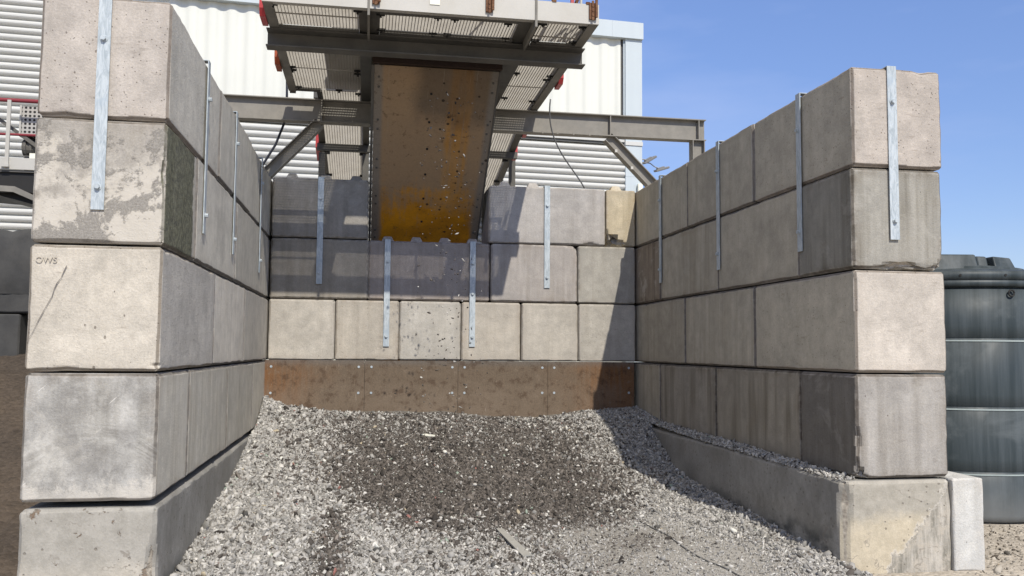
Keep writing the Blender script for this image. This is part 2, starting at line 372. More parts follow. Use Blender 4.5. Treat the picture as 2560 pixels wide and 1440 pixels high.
def chute_plate():
    T = NT('worn_yellow_chute_paint')
    geo = T.n('ShaderNodeNewGeometry'); P = geo.outputs['Position']; s = T.n('ShaderNodeSeparateXYZ'); T.L.new(P, s.inputs[0])
    x, z = s.outputs[0], s.outputs[2]
    n = T.noise(P, 2.3, 6, 0.6); st = T.noise(T.vscale(P, (14, 0.6, 0.6)), 1.0, 5, 0.6); f = T.noise(P, 45, 4, 0.7)
    grey = T.mix(n, (0.40, 0.265, 0.150), (0.30, 0.22, 0.145))
    yel = T.mix(T.ramp(n, 0.3, 0.7), (0.70, 0.31, 0.012), (0.46, 0.20, 0.014))
    xx = T.math('ADD', x, T.math('MULTIPLY', T.math('SUBTRACT', n, 0.5), 0.16))
    # yellow survives at the foot, and in a streak under the right third
    foot = T.math('MULTIPLY', T.ramp(T.math('ADD', z, T.math('ADD', T.math('MULTIPLY', T.math('SUBTRACT', st, 0.5), 0.5), T.math('MULTIPLY', T.math('SUBTRACT', T.noise(T.vadd(P, (5, 2, 0)), 2.2, 7, 0.7), 0.5), 1.3))), 3.12, 2.74), T.math('MULTIPLY', T.ramp(xx, 0.06, 0.12), T.ramp(xx, 1.40, 1.32, 0.0, 1.0)))
    sk = T.math('MULTIPLY', T.ramp(xx, 0.84, 0.93), T.ramp(xx, 1.22, 1.15))
    sk = T.math('MULTIPLY', sk, T.ramp(st, 0.34, 0.56, 0.35, 1.0))
    c = T.mix(T.math('MULTIPLY', sk, T.ramp(n, .3, .65, .25, .62)), grey, yel)
    c = T.mix(foot, c, yel)
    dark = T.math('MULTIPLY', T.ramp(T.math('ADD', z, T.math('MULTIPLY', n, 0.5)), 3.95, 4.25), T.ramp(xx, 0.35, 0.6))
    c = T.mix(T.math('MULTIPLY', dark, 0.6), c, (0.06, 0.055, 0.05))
    edge = T.math('MAXIMUM', T.ramp(x, 0.10, 0.04), T.ramp(x, 1.34, 1.42))
    c = T.mix(T.math('MULTIPLY', edge, 0.8), c, (0.22, 0.205, 0.185))
    rs = T.noise(P, 13, 9, 0.75); c = T.mix(T.math('MULTIPLY', T.ramp(rs, 0.54, 0.66), T.ramp(n, 0.4, 0.6, 0.25, 0.8)), c, (0.085, 0.048, 0.026))
    scr = T.noise(T.vscale(P, (60, 1.2, 1.2)), 1.0, 3, 0.6); c = T.mix(T.math('MULTIPLY', T.ramp(scr, 0.64, 0.70), 0.4), c, (0.40, 0.34, 0.27))
    v = T.n('ShaderNodeTexVoronoi'); T.L.new(P, v.inputs['Vector']); v.inputs['Scale'].default_value = 11
    q = T.n('ShaderNodeSeparateColor'); T.L.new(v.outputs['Color'], q.inputs[0])
    spot = T.math('MULTIPLY', T.ramp(T.math('SUBTRACT', v.outputs['Distance'], T.math('MULTIPLY', T.math('SUBTRACT', q.outputs[0], 0.7), 0.8)), 0.0, 0.06, 1.0, 0.0), T.ramp(x, 0.4, 0.75))
    c = T.mix(T.math('MULTIPLY', spot, 0.85), c, (0.025, 0.018, 0.014))
    c = T.mix(1.0, c, T.math('ADD', T.math('MULTIPLY', f, 0.5), 0.75), 'MULTIPLY')
    return T.done(c, 0.6, 0.0, T.bump(f, 0.1, 0.002))
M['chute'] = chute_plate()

def cladding(name, col, axis):
    T = NT(name); co = T.objco()
    sc = (0.5, 1, 8) if axis == 'h' else (5, 1, 0.25)
    n = T.noise(T.vscale(co, sc), 1.0, 5, 0.6); g = T.noise(co, 1.3, 5, 0.6)
    k = T.math('ADD', T.math('MULTIPLY', n, 0.12), T.math('ADD', T.math('MULTIPLY', g, 0.10), 0.89))
    c = T.mix(1.0, (*col, 1), k, 'MULTIPLY')
    return T.done(c, 0.45, 0.0)
M['clad_v'] = cladding('ivory_sheet_cladding', (0.67, 0.675, 0.62), 'v')
M['clad_h'] = cladding('silver_grey_half_round_cladding', (0.55, 0.55, 0.525), 'h')
M['flash'] = cladding('pale_blue_flashing', (0.49, 0.545, 0.575), 'v')
M['groove'] = plain('dark_grey_gasket', (0.10, 0.10, 0.095), 0.7)

def tank_mat():
    T = NT('weathered_dark_green_plastic'); co = T.objco()
    st = T.noise(T.vscale(co, (9, 9, 0.45)), 1.0, 6, 0.65); n = T.noise(co, 1.6, 6, 0.65, 0.4); f = T.noise(co, 60, 3)
    s = T.n('ShaderNodeSeparateXYZ'); T.L.new(co, s.inputs[0])
    c = T.mix(T.ramp(st, 0.33, 0.70), (0.026, 0.036, 0.040), (0.060, 0.074, 0.082))
    c = T.mix(T.math('MULTIPLY', T.ramp(n, 0.5, 0.68), 0.6), c, (0.105, 0.12, 0.128))
    low = T.ramp(T.math('ADD', s.outputs[2], T.math('MULTIPLY', n, 0.5)), 0.75, 0.0)
    c = T.mix(T.math('MULTIPLY', low, 0.72), c, (0.27, 0.275, 0.27))
    return T.done(c, T.ramp(n, 0.3, 0.7, 0.42, 0.68), 0.0, T.bump(f, 0.05, 0.002))
M['tank'] = tank_mat()
M['tank_band'] = plain('pale_strap_band', (0.33, 0.38, 0.375), 0.6, 0, 0.2)

def perforated():
    T = NT('perforated_guard_sheet'); co = T.objco()
    fr = T.n('ShaderNodeVectorMath', operation='FRACTION'); T.L.new(T.vscale(co, (17, 17, 17)), fr.inputs[0])
    s = T.n('ShaderNodeSeparateXYZ'); T.L.new(fr.outputs[0], s.inputs[0])
    a = T.math('SUBTRACT', s.outputs[0], 0.5); b = T.math('SUBTRACT', s.outputs[2], 0.5)
    d = T.math('SQRT', T.math('ADD', T.math('MULTIPLY', a, a), T.math('MULTIPLY', b, b)))
    c = T.mix(T.ramp(d, 0.28, 0.34, 1.0, 0.0), (0.40, 0.385, 0.36), (0.02, 0.02, 0.02))
    return T.done(c, 0.7)
M['perf'] = perforated()

def stones_mat():
    T = NT('crushed_stone'); co = T.objco()
    c = T.attr('tone', 'GEOMETRY', 'Color')
    f = T.noise(co, 160, 3, 0.65)
    c = T.mix(1.0, c, T.math('ADD', T.math('MULTIPLY', f, 0.6), 0.7), 'MULTIPLY')
    return T.done(c, 0.82, 0, T.bump(f, 0.3, 0.003))
M['stones'] = stones_mat()

def fines_mat(name='gravel_fines'):
    T = NT(name); co = T.objco()
    c = T.attr('tone', 'GEOMETRY', 'Color')
    n = T.noise(co, 3, 6, 0.65); v = T.n('ShaderNodeTexVoronoi'); T.L.new(co, v.inputs['Vector']); v.inputs['Scale'].default_value = 60
    s = T.n('ShaderNodeSeparateColor'); T.L.new(v.outputs['Color'], s.inputs[0])
    c = T.mix(1.0, c, T.math('ADD', T.math('MULTIPLY', s.outputs[0], 0.5), 0.72), 'MULTIPLY')
    c = T.mix(1.0, c, T.math('ADD', T.math('MULTIPLY', n, 0.4), 0.8), 'MULTIPLY')
    h = T.math('ADD', T.math('SUBTRACT', 1.0, v.outputs['Distance']), T.noise(co, 150, 3, 0.6))
    return T.done(c, 0.92, 0, T.bump(h, 0.7, 0.008))
M['fines'] = fines_mat()

def ground_mat(name, a, b, dark):
    T = NT(name); co = T.n('ShaderNodeNewGeometry').outputs['Position']
    n = T.noise(co, 0.7, 8, 0.65); m = T.noise(co, 5, 7, 0.7); v = T.n('ShaderNodeTexVoronoi'); T.L.new(co, v.inputs['Vector']); v.inputs['Scale'].default_value = 32
    s = T.n('ShaderNodeSeparateColor'); T.L.new(v.outputs['Color'], s.inputs[0])
    c = T.mix(T.ramp(n, 0.35, 0.65), a, b)
    c = T.mix(T.math('MULTIPLY', T.ramp(m, 0.55, 0.70), 0.55), c, dark)
    c = T.mix(1.0, c, T.math('ADD', T.math('MULTIPLY', s.outputs[0], 0.4), 0.8), 'MULTIPLY')
    h = T.math('ADD', T.math('SUBTRACT', 1.0, v.outputs['Distance']), T.math('MULTIPLY', m, 2.0))
    return T.done(c, 0.95, 0, T.bump(h, 0.8, 0.012))
M['ground'] = ground_mat('dusty_yard_ground', (0.46, 0.41, 0.34), (0.38, 0.34, 0.285), (0.22, 0.20, 0.175))
M['soil'] = ground_mat('dark_brown_soil', (0.085, 0.066, 0.050), (0.060, 0.048, 0.038), (0.030, 0.025, 0.020))

# ------------------------------------------------------------------ shape of the stone heap
XL, XR = -1.334, 3.624
def lerp(v, xs, ys): return np.interp(v, xs, ys)
def H(x, y):
    x = np.asarray(x, float); y = np.asarray(y, float); q = -y
    pl = lerp(q, [0, .14, .88, 1.56, 2.66, 3.56, 4.28, 4.87, 5.3, 7], [.36, .337, .06, -.07, -.293, -.39, -.485, -.56, -.6, -.66])
    pc = lerp(q, [0, 1, 2, 2.8, 3.4, 4.2, 5.3, 7], [.13, -.10, -.32, -.47, -.56, -.61, -.635, -.66])
    pr = lerp(q, [0, .5, .95, 1.2, 1.5, 1.85, 2.6, 3.1, 4.5, 7], [.20, .12, .02, -.08, -.24, -.386, -.47, -.51, -.575, -.66])
    def ss(t): t = np.clip(t, 0, 1); return t * t * (3 - 2 * t)
    wl = 1 - ss((x - XL) / 1.9); wr = ss((x - 2.0) / 1.5)
    z = pc * (1 - wl - wr) + pl * wl + pr * wr
    bx = [-1.33, -1.04, -.64, .1, .91, 1.6, 2.15, 2.8, 3.32, 3.62]
    bz = [.34, .212, .15, .14, .138, .085, .058, .13, .183, .195]
    b0 = .13 * (1 - wl - wr) + .36 * wl + .20 * wr
    z = z + (lerp(x, bx, bz) - b0) * np.exp(-q / .55)
    z = z + .012 * np.sin(5.1 * x + 1.7 * y) * np.cos(3.7 * y - 2.2 * x) + .007 * np.sin(13 * x - 4) * np.sin(11 * y + 1)
    return z
def fbm(x, y, s, seed=0.0):
    o = 0; a = 1
    for i in range(4):
        o = o + a * np.sin(s * x * (1.0 + .13 * i) + 1.3 * i + seed + 1.9 * np.sin(s * y * .83 + i)) * np.cos(s * y * 1.11 - .7 * i + seed * 1.7 + 1.4 * np.sin(s * x * .71 - i))
        s *= 1.97; a *= .55
    return o / 2.0
def wetness(x, y):
    q = -y
    cx = 1.0 + .05 * q
    hw = np.interp(q, [0, 1, 2, 2.8, 3.5, 4.2], [2.0, 2.05, 2.05, 1.95, 1.6, 1.0])
    d = 1 - np.abs(x - cx) / np.maximum(hw, .05)
    w = np.clip(d * 2.1 + .28 * fbm(x, y, 2.3, .4) + .20 * fbm(x, y, 6.1, 1.4), 0, 1) * np.interp(q, [0, .5, 1.3, 2.2, 3.3, 3.9, 4.3], [.62, .75, .88, .97, .95, .72, .25])
    w = np.maximum(w, (.32 + .2 * fbm(x, y, 2.9, 3.)) * np.interp(q, [0, 2.2, 3.6], [1, .8, 0]) * np.clip((x + 1.25) / .5, 0, 1) * np.clip((3.2 - x) / .5, 0, 1))
    st = np.exp(-((x + .38 - .02 * q) / .13) ** 2) * np.clip((q - 3.2) / .5, 0, 1) * .85
    pt = np.exp(-((x - 2.15) / .4) ** 2) * np.exp(-((q - 4.55) / .35) ** 2) * .55
    return np.clip(np.maximum(np.maximum(w, st), pt), 0, 1)

# ------------------------------------------------------------------ setting: ground
gb = MB().box(-150, 150, -120, 180, -1.2, -0.70)
ground = gb.build('ground', M['ground']); tag(ground, kind='structure')

def height_sheet(name, xs, ys, zf, mat, tonef=None):
    X, Y = np.meshgrid(xs, ys); Z = zf(X, Y)
    V = np.stack([X, Y, Z], -1).reshape(-1, 3); nx, ny = len(xs), len(ys)
    i = (np.arange(ny - 1)[:, None] * nx + np.arange(nx - 1)[None]).ravel()
    F = np.stack([i, i + 1, i + nx + 1, i + nx], -1)
    return V, F

# ------------------------------------------------------------------ stones
PHI = (1 + 5 ** .5) / 2
ICO_V = np.array([(-1, PHI, 0), (1, PHI, 0), (-1, -PHI, 0), (1, -PHI, 0), (0, -1, PHI), (0, 1, PHI), (0, -1, -PHI), (0, 1, -PHI), (PHI, 0, -1), (PHI, 0, 1), (-PHI, 0, -1), (-PHI, 0, 1)]) / math.sqrt(1 + PHI * PHI)
ICO_F = np.array([(0, 11, 5), (0, 5, 1), (0, 1, 7), (0, 7, 10), (0, 10, 11), (1, 5, 9), (5, 11, 4), (11, 10, 2), (10, 7, 6), (7, 1, 8), (3, 9, 4), (3, 4, 2), (3, 2, 6), (3, 6, 8), (3, 8, 9), (4, 9, 5), (2, 4, 11), (6, 2, 10), (8, 6, 7), (9, 8, 1)])
def rand_rot(n):
    q = rng.normal(size=(n, 4)); q /= np.linalg.norm(q, axis=1)[:, None]
    w, x, y, z = q.T
    return np.stack([1 - 2 * (y * y + z * z), 2 * (x * y - z * w), 2 * (x * z + y * w), 2 * (x * y + z * w), 1 - 2 * (x * x + z * z), 2 * (y * z - x * w), 2 * (x * z - y * w), 2 * (y * z + x * w), 1 - 2 * (x * x + y * y)], -1).reshape(-1, 3, 3)
def stones(P, r, tone):
    n = len(P)
    V = np.repeat(ICO_V[None], n, 0) * (1 + .26 * rng.uniform(-1, 1, size=(n, 12, 1)))
    S = np.stack([rng.uniform(1.0, 1.95, n), rng.uniform(.65, 1.05, n), rng.uniform(.30, .65, n)], -1)
    V = V * S[:, None, :] * r[:, None, None]
    V = np.einsum('nij,nkj->nki', rand_rot(n), V) + P[:, None, :]
    F = ICO_F[None] + (np.arange(n) * 12)[:, None, None]
    C = np.repeat(tone[:, None, :], 12, 1).reshape(-1, 3)
    return V.reshape(-1, 3), F.reshape(-1, 3), C
def fast_mesh(name, V, F, C, mats, mat_idx=None):
    """one mesh from triangles/quads given as numpy arrays"""
    me = bpy.data.meshes.new(name)
    me.vertices.add(len(V)); me.vertices.foreach_set('co', V.astype(np.float32).ravel())
    loops = np.concatenate([f.ravel() for f in F]); sizes = np.concatenate([np.full(len(f), f.shape[1]) for f in F])
    me.loops.add(len(loops)); me.loops.foreach_set('vertex_index', loops.astype(np.int32))
    me.polygons.add(len(sizes)); st = np.concatenate([[0], np.cumsum(sizes)[:-1]])
    me.polygons.foreach_set('loop_start', st.astype(np.int32))
    if mat_idx is not None: me.polygons.foreach_set('material_index', mat_idx.astype(np.int32))
    me.update(calc_edges=True)
    a = me.attributes.new('tone', 'FLOAT_COLOR', 'POINT')
    a.data.foreach_set('color', np.concatenate([C, np.ones((len(C), 1))], 1).astype(np.float32).ravel())
    for m in mats: me.materials.append(m)
    return me
def stone_tone(n, w):
    g = np.clip(rng.normal(.305, .10, n), .07, .58)
    dry = np.stack([g * 1.04, g * 1.0, g * .93], -1)
    d = np.clip(rng.normal(.085, .038, n), .03, .24)
    wet = np.stack([d * 1.12, d * .98, d * .86], -1)
    t = np.where((rng.uniform(size=n) < w)[:, None], wet, dry)
    u = rng.uniform(size=n)
    t[u < .013] = (.60, .59, .54)
    t[(u > .022) & (u < .0230)] = (.28, .13, .11)
    t[(u > .030) & (u < .032)] = (.28, .33, .27)
    t[(u > .036) & (u < .038)] = (.42, .36, .26)
    return t

def gravel():
    xs = np.arange(XL, 3.53, .045); ys = np.concatenate([np.arange(-7.6, -5.8, .15), np.arange(-5.8, .001, .045), [0.0]])
    def zf(X, Y): return H(X, Y) - np.clip((-Y - 6.2) / 1.4, 0, 1) * .08
    V, F = height_sheet('h', xs, ys, zf, None)
    w = wetness(V[:, 0], V[:, 1]); w = w * .85
    dustx = np.clip((V[:, 0] - .9) / .8, 0, 1) * np.clip((-V[:, 1] - 3.3) / .8, 0, 1)
    dry = np.array([.25, .238, .214]); wet = np.array([.085, .073, .062]); dust = np.array([.335, .318, .288])
    C = dry[None] * (1 - dustx)[:, None] + dust[None] * dustx[:, None]
    C = C * (1 - w)[:, None] + wet[None] * w[:, None]
    n = 205000
    x = rng.uniform(XL + .01, 3.50, n); y = -rng.uniform(0.015, 1, n) ** 1.0 * 6.0
    dz_ = np.clip((x - 1.1) / .7, 0, 1) * np.clip((-y - 3.5) / .7, 0, 1) * np.clip(1 - (x - 2.75 + .25 * fbm(x, y, 2.0)) / .4, .0, 1)
    dens = 1 - .66 * dz_
    dens *= 1 - .35 * np.exp(-((x + .38) / .14) ** 2) * (y < -3.9)
    keep = rng.uniform(size=n) < dens; x, y, dz_ = x[keep], y[keep], dz_[keep]; n = len(x)
    r = np.clip(np.exp(rng.normal(math.log(.0081), .50, n)), .0038, .032)
    r *= (1 + .25 * np.clip(-(x + .2), 0, 1)) * (1 - .35 * dz_)
    z = H(x, y) + r * rng.uniform(-.35, .55, n)
    t = stone_tone(n, wetness(x, y) * .93 + .06)
    v1, f1, c1 = stones(np.stack([x, y, z], -1), r, t)
    # dust and chippings lying on the ledge of the tank-side footing
    n2 = 5200
    y2 = -rng.uniform(.02, 5.42, n2); x2 = rng.uniform(3.495, 3.622, n2)
    lz = np.interp(-y2, [0, .5, .95, 1.9, 2.8, 5.4], [.18, .11, .05, .02, .004, -.012]) + (x2 - 3.5) * np.interp(-y2, [0, 3, 5.4], [.1, .35, .12])
    r2 = np.clip(np.exp(rng.normal(math.log(.0095), .4, n2)), .004, .02)
    k2 = rng.uniform(size=n2) < np.interp(-y2, [0, 3.8, 4.6, 5.0, 5.42], [1, 1, .8, .45, .35])
    x2, y2, lz, r2 = x2[k2], y2[k2], lz[k2], r2[k2]; n2 = len(x2)
    t2 = stone_tone(n2, np.full(n2, .08))
    v2, f2, c2 = stones(np.stack([x2, y2, lz + r2 * .2], -1), r2, t2)
    o1 = len(V); o2 = o1 + len(v1)
    Vall = np.concatenate([V, v1, v2]); Call = np.concatenate([C, c1, c2])
    tri = np.concatenate([f1 + o1, f2 + o2])
    mi = np.concatenate([np.zeros(len(F)), np.ones(len(tri))])
    me = fast_mesh('gravel_heap', Vall, [F, tri], Call, [M['fines'], M['stones']], mi)
    o = bpy.data.objects.new('gravel_heap', me); COL.objects.link(o)
    tag(o, 'heap of grey crushed stone chippings, dark and wet in the middle, filling the bay floor', 'gravel', kind='stuff')
gravel()

def loose_gravel():
    n = 9000
    x = rng.uniform(4.45, 8.5, n); y = rng.uniform(-6.6, -2.0, n)
    d = (x - 6.27) ** 2 + (y + 2.72) ** 2
    k = (d > 1.26 ** 2) & ~((x < 4.68) & (y > -5.5)); x, y = x[k], y[k]; n = len(x)
    r = np.clip(np.exp(rng.normal(math.log(.008), .5, n)), .003, .03)
    t = stone_tone(n, np.full(n, .12)) * np.array([.98, .92, .83])
    v, f, c = stones(np.stack([x, y, -.70 + r * .2], -1), r, t)
    me = fast_mesh('loose_gravel', v, [f], c, [M['stones']])
    o = bpy.data.objects.new('loose_gravel', me); COL.objects.link(o)
    tag(o, 'thin scatter of small stones on the dusty ground around the dark tank', 'gravel', kind='stuff')
    n = 1500
    x = rng.uniform(.55, 1.25, n)
loose_gravel()

def falling():
    n = 300
    z = rng.uniform(-.15, 3.9, n) ** 1.0
    x = .86 + rng.normal(0, .20, n) * np.interp(z, [0, 4], [1.15, .75]); y = -1.75 + rng.normal(0, .10, n)
    z = np.maximum(z, H(x, y) + .05)
    r = np.clip(np.exp(rng.normal(math.log(.0100), .42, n)), .005, .021)
    r *= .82; t = stone_tone(n, np.full(n, .78)) * .95
    v, f, c = stones(np.stack([x, y, z], -1), r, t)
    me = fast_mesh('falling_gravel', v, [f], c, [M['stones']])
    o = bpy.data.objects.new('falling_gravel', me); COL.objects.link(o)
    tag(o, 'sparse stream of small stones dropping from the platform in front of the yellow plate', 'gravel', kind='stuff')
falling()

# soil heap in the neighbouring bay
def soil():
    xs = np.arange(-9.0, -2.125, .06); ys = np.arange(-7.0, .16, .06)
    def zf(X, Y):
        q = np.clip((Y + 5.2) / 5.2, 0, 1)
        z = -.70 + 1.52 * q ** 1.15 + .06 * fbm(X, Y, 2.3, 2.0) + .03 * fbm(X, Y, 8.0, 1.0)
        return np.where(Y < -5.4, np.minimum(z, -.69), z)
    V, F = height_sheet('s', xs, ys, zf, None)
    me = fast_mesh('soil_heap', V, [F], np.ones((len(V), 3)) * .05, [M['soil']])
    me.polygons.foreach_set('use_smooth', [True] * len(me.polygons))
    o = bpy.data.objects.new('soil_heap', me); COL.objects.link(o)
    tag(o, 'dark brown soil heap sloping up beside the outer face of the wall', 'soil', kind='stuff')
soil()

# ------------------------------------------------------------------ concrete blocks
def lines(s):
    e = [0, .007, .015, .024, .036, .055, .09]
    k = max(1, round((s - .18) / .075)); mid = list(np.linspace(.09, s - .09, k + 1))[1:-1]
    return np.array(e + mid + [s - v for v in e[::-1]]) - s / 2
def block_mesh(name, sx, sy, sz, seed, ch=.020, rough=.55, chip=.10, mask=None, breaks=()):
    L = [lines(sx), lines(sy), lines(sz)]
    vid, V, F = {}, [], []
    def vert(i, j, k):
        key = (i, j, k)
        if key not in vid: vid[key] = len(V); V.append([L[0][i], L[1][j], L[2][k]])
        return vid[key]
    n = [len(l) for l in L]
    for a in range(3):
        b, c = (a + 1) % 3, (a + 2) % 3
        for side in (0, n[a] - 1):
            for i in range(n[b] - 1):
                for j in range(n[c] - 1):
                    q = []
                    for (p, r) in ((i, j), (i + 1, j), (i + 1, j + 1), (i, j + 1)):
                        ix = [0, 0, 0]; ix[a] = side; ix[b] = p; ix[c] = r; q.append(vert(*ix))
                    F.append(q if side else q[::-1])
    h = [sx / 2, sy / 2, sz / 2]; E, CH = [], []
    for v in V:
        d = [h[i] - abs(v[i]) for i in range(3)]
        E.append(min(1.0, sorted(d)[1] / .11))
        tot = 0
        P = Vector(v)
        for i, j in ((0, 1), (1, 2), (0, 2)):
            if d[i] + d[j] < .2:
                k = Vector((P.x * 4 + seed * 7.3, P.y * 4 + i * 9, P.z * 4 + j * 5))
                # the noise runs along the arris only, so that a chamfer keeps its line
                k[i] = (1 if P[i] > 0 else -1) * 3.1 + seed; k[j] = (1 if P[j] > 0 else -1) * 5.7
                a1 = mnoise.noise(k * 1.0); a2 = mnoise.noise(k * 3.7); a3 = mnoise.noise(k * 9.0)
                c = ch * (1 + rough * (a1 + .6 * a2 + .45 * a3)) + chip * max(0, a2 * .6 + a1 * .7 + .3 * a3 - .62)
                if mask: c += mask(P, i, j)
                for (bx_, by_, bz_, br, bd_) in breaks:
                    q = (P - Vector((bx_ * h[0], by_ * h[1], bz_ * h[2]))).length / br
                    if q < 1: c += bd_ * (1 - q * q) * (1 + .5 * mnoise.noise(P * 14) + .5 * mnoise.noise(P * 33))
                if d[i] + d[j] < c:
                    p = (c - d[i] - d[j]) / 2
                    v[i] -= math.copysign(p, v[i]); v[j] -= math.copysign(p, v[j]); tot += p
        CH.append(tot)
    me = bpy.data.meshes.new(name); me.from_pydata(V, [], F); me.update()
    at = me.attributes.new('edge', 'FLOAT', 'POINT'); at.data.foreach_set('value', E)
    at = me.attributes.new('chip', 'FLOAT', 'POINT'); at.data.foreach_set('value', [min(1, max(0, (c - .014) / .03)) for c in CH])
    me.polygons.foreach_set('use_smooth', [True] * len(me.polygons))
    me.set_sharp_from_angle(angle=math.radians(16))
    return me
count = [0]
def block(x0, x1, y0, y1, z0, z1, label, col, stain=.5, bloom=0., pits=.5, mat='concrete', group=None, cat='concrete block', ch=.020, chip=.125, rough=.5, jit=.006, name='concrete_block', side=None, breaks=(), seam=.0):
    count[0] += 1; s = count[0]; g = .0055
    me = block_mesh(name, x1 - x0 - 2 * g, y1 - y0 - 2 * g, z1 - z0 - .014, s, ch, rough, chip, None, breaks)
    o = link(name, me, M[mat])
    r = random.Random(s)
    o.location = ((x0 + x1) / 2 + r.uniform(-jit, jit), (y0 + y1) / 2 + r.uniform(-jit, jit), (z0 + z1) / 2 - .004)
    o.rotation_euler = (0, 0, r.uniform(-.0035, .0035))
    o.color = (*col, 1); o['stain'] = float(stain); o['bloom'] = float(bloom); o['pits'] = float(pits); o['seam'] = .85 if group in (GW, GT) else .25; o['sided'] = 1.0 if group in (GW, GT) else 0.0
    r2 = random.Random(s * 5 + 1).uniform(.90, 1.08); st_ = side or ((.545, .515, .445) if group == GW else (.435, .395, .315))  # default side colours are offset for the light on each wall's inner face
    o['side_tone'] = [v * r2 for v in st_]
    tag(o, label, cat, group); return o

GW, GT, GR = '', '', ''
GW = 'concrete blocks of the soil-side wall'; GT = 'concrete blocks of the tank-side wall'; GR = 'concrete blocks of the rear wall'
Z = [0, .8, 1.6, 2.4, 3.2]
BEIGE, PINK, GREY, DGREY, WARM, OLIVE = (.47, .43, .375), (.43, .39, .35), (.315, .305, .285), (.255, .245, .23), (.40, .37, .325), (.33, .315, .275)
BLUE = (.33, .325, .315)
# soil-side wall (x from -2.13 to -1.334)
a, b, yl = -2.132, XL, -5.807
block(a, b, yl, -3.886, Z[3], Z[4], 'large pinkish block under the widest strap, topmost at the end of the soil-side wall', (.445, .405, .365), .22, .0, .75, group=GW)
block(a, b, -3.886, -1.914, Z[3], Z[4], 'smooth grey block in the top course of the soil-side wall, middle of three', BLUE, .30, 0, .1, group=GW)
block(a, b, -1.914, .80, Z[3], Z[4], 'grey block in the top course of the soil-side wall, touching the rear wall', BLUE, .3, 0, .1, group=GW)
block(a, b, yl, -4.812, Z[2], Z[3], 'short block with a dark mossy side and white lime patches on its end', (.36, .335, .30), .5, .2, .4, 'moss', group=GW, breaks=((1, -1, .2, .08, .03),))
block(a, b, -4.812, -2.819, Z[2], Z[3], 'smooth grey block beside the mossy one, third course of the soil-side wall', (.34, .33, .315), .15, 0, .05, group=GW)
block(a, b, -2.819, -.95, Z[2], Z[3], 'grey block third up in the soil-side wall, second beyond the mossy one', BLUE, .3, 0, .1, group=GW)
block(a, b, -.95, .80, Z[2], Z[3], 'short grey block third up in the soil-side wall, in the rear corner', BLUE, .35, 0, .1, group=GW)
block(a, b, yl, -3.896, Z[1], Z[2], 'cleanest beige block below the mossy one, with a diagonal scratch on its end', (.50, .46, .395), .15, 0, .85, group=GW, side=(.50, .475, .43))
block(a, b, -3.876, -2.078, Z[1], Z[2], 'paler grey block second up in the soil-side wall, middle of three', (.31, .31, .31), .4, 0, .1, group=GW, side=(.64, .60, .525))
block(a, b, -2.058, .80, Z[1], Z[2], 'grey block second up in the soil-side wall, beside the beige rear blocks', BLUE, .3, 0, .1, group=GW, side=(.53, .50, .44))
block(a, b, yl, -4.847, Z[0], Z[1], 'scuffed grey block with curved scratches on its end, lowest in the soil-side wall', (.375, .365, .345), .6, .3, .3, 'scuff', group=GW)
block(a, b, -4.847, -3.031, Z[0], Z[1], 'streaked grey block in the lowest course, next to the scuffed end block', (.30, .30, .295), .6, .25, .1, group=GW)
block(a, b, -3.031, -1.193, Z[0], Z[1], 'grey block in the lowest course of the soil-side wall, third from its end', (.33, .325, .315), .4, .2, .1, group=GW)
block(a, b, -1.193, .80, Z[0], Z[1], 'grey block in the lowest course of the soil-side wall, where the gravel is highest', (.33, .325, .315), .3, .1, .1, group=GW)
# tank-side wall
a, b, yr = XR, 4.404, -5.444
block(a, b, yr, -3.699, Z[3], Z[4], 'large pinkish pitted block, topmost at the end of the tank-side wall', (.445, .40, .355), .22, 0, .9, group=GT)
block(a, b, -3.699, -1.921, Z[3], Z[4], 'brownish grey block in the top course of the tank-side wall, middle of three', (.36, .335, .305), .35, 0, .15, group=GT)
block(a, b, -1.921, .80, Z[3], Z[4], 'brownish grey block in the top course of the tank-side wall, beside the yellowed rear block', (.37, .345, .31), .35, 0, .15, group=GT)
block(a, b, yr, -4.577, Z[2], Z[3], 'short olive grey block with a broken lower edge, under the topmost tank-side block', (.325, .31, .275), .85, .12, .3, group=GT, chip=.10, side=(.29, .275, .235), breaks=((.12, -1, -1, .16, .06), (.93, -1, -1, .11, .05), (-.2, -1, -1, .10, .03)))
block(a, b, -4.577, -2.806, Z[2], Z[3], 'plain long block third up in the tank-side wall, between two straps', (.35, .325, .295), .2, 0, .1, group=GT)
block(a, b, -2.806, -.961, Z[2], Z[3], 'grey stained block third up in the tank-side wall, second from the rear wall', (.35, .33, .295), .6, .1, .15, group=GT)
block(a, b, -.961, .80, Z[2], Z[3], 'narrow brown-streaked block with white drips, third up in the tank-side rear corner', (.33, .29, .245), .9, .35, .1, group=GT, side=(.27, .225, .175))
block(a, b, yr, -3.673, Z[1], Z[2], 'brightest beige end block of the tank-side wall, level with the middle of the tank', (.50, .455, .40), .18, 0, .8, group=GT)
block(a, b, -3.673, -1.828, Z[1], Z[2], 'dark grey block second up in the tank-side wall, middle of three', (.335, .315, .29), .45, 0, .15, group=GT)
block(a, b, -1.828, .80, Z[1], Z[2], 'dark grey block second up in the tank-side wall, nearest the rear wall', (.34, .32, .295), .4, 0, .15, group=GT)
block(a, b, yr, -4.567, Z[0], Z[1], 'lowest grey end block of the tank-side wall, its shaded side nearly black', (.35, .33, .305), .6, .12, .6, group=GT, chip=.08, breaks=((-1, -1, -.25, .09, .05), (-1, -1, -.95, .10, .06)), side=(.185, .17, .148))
block(a, b, -4.567, -2.717, Z[0], Z[1], 'brown stained block in the lowest tank-side course, beside the blackened end block', (.31, .29, .255), .95, 0, .15, group=GT, side=(.35, .315, .255))
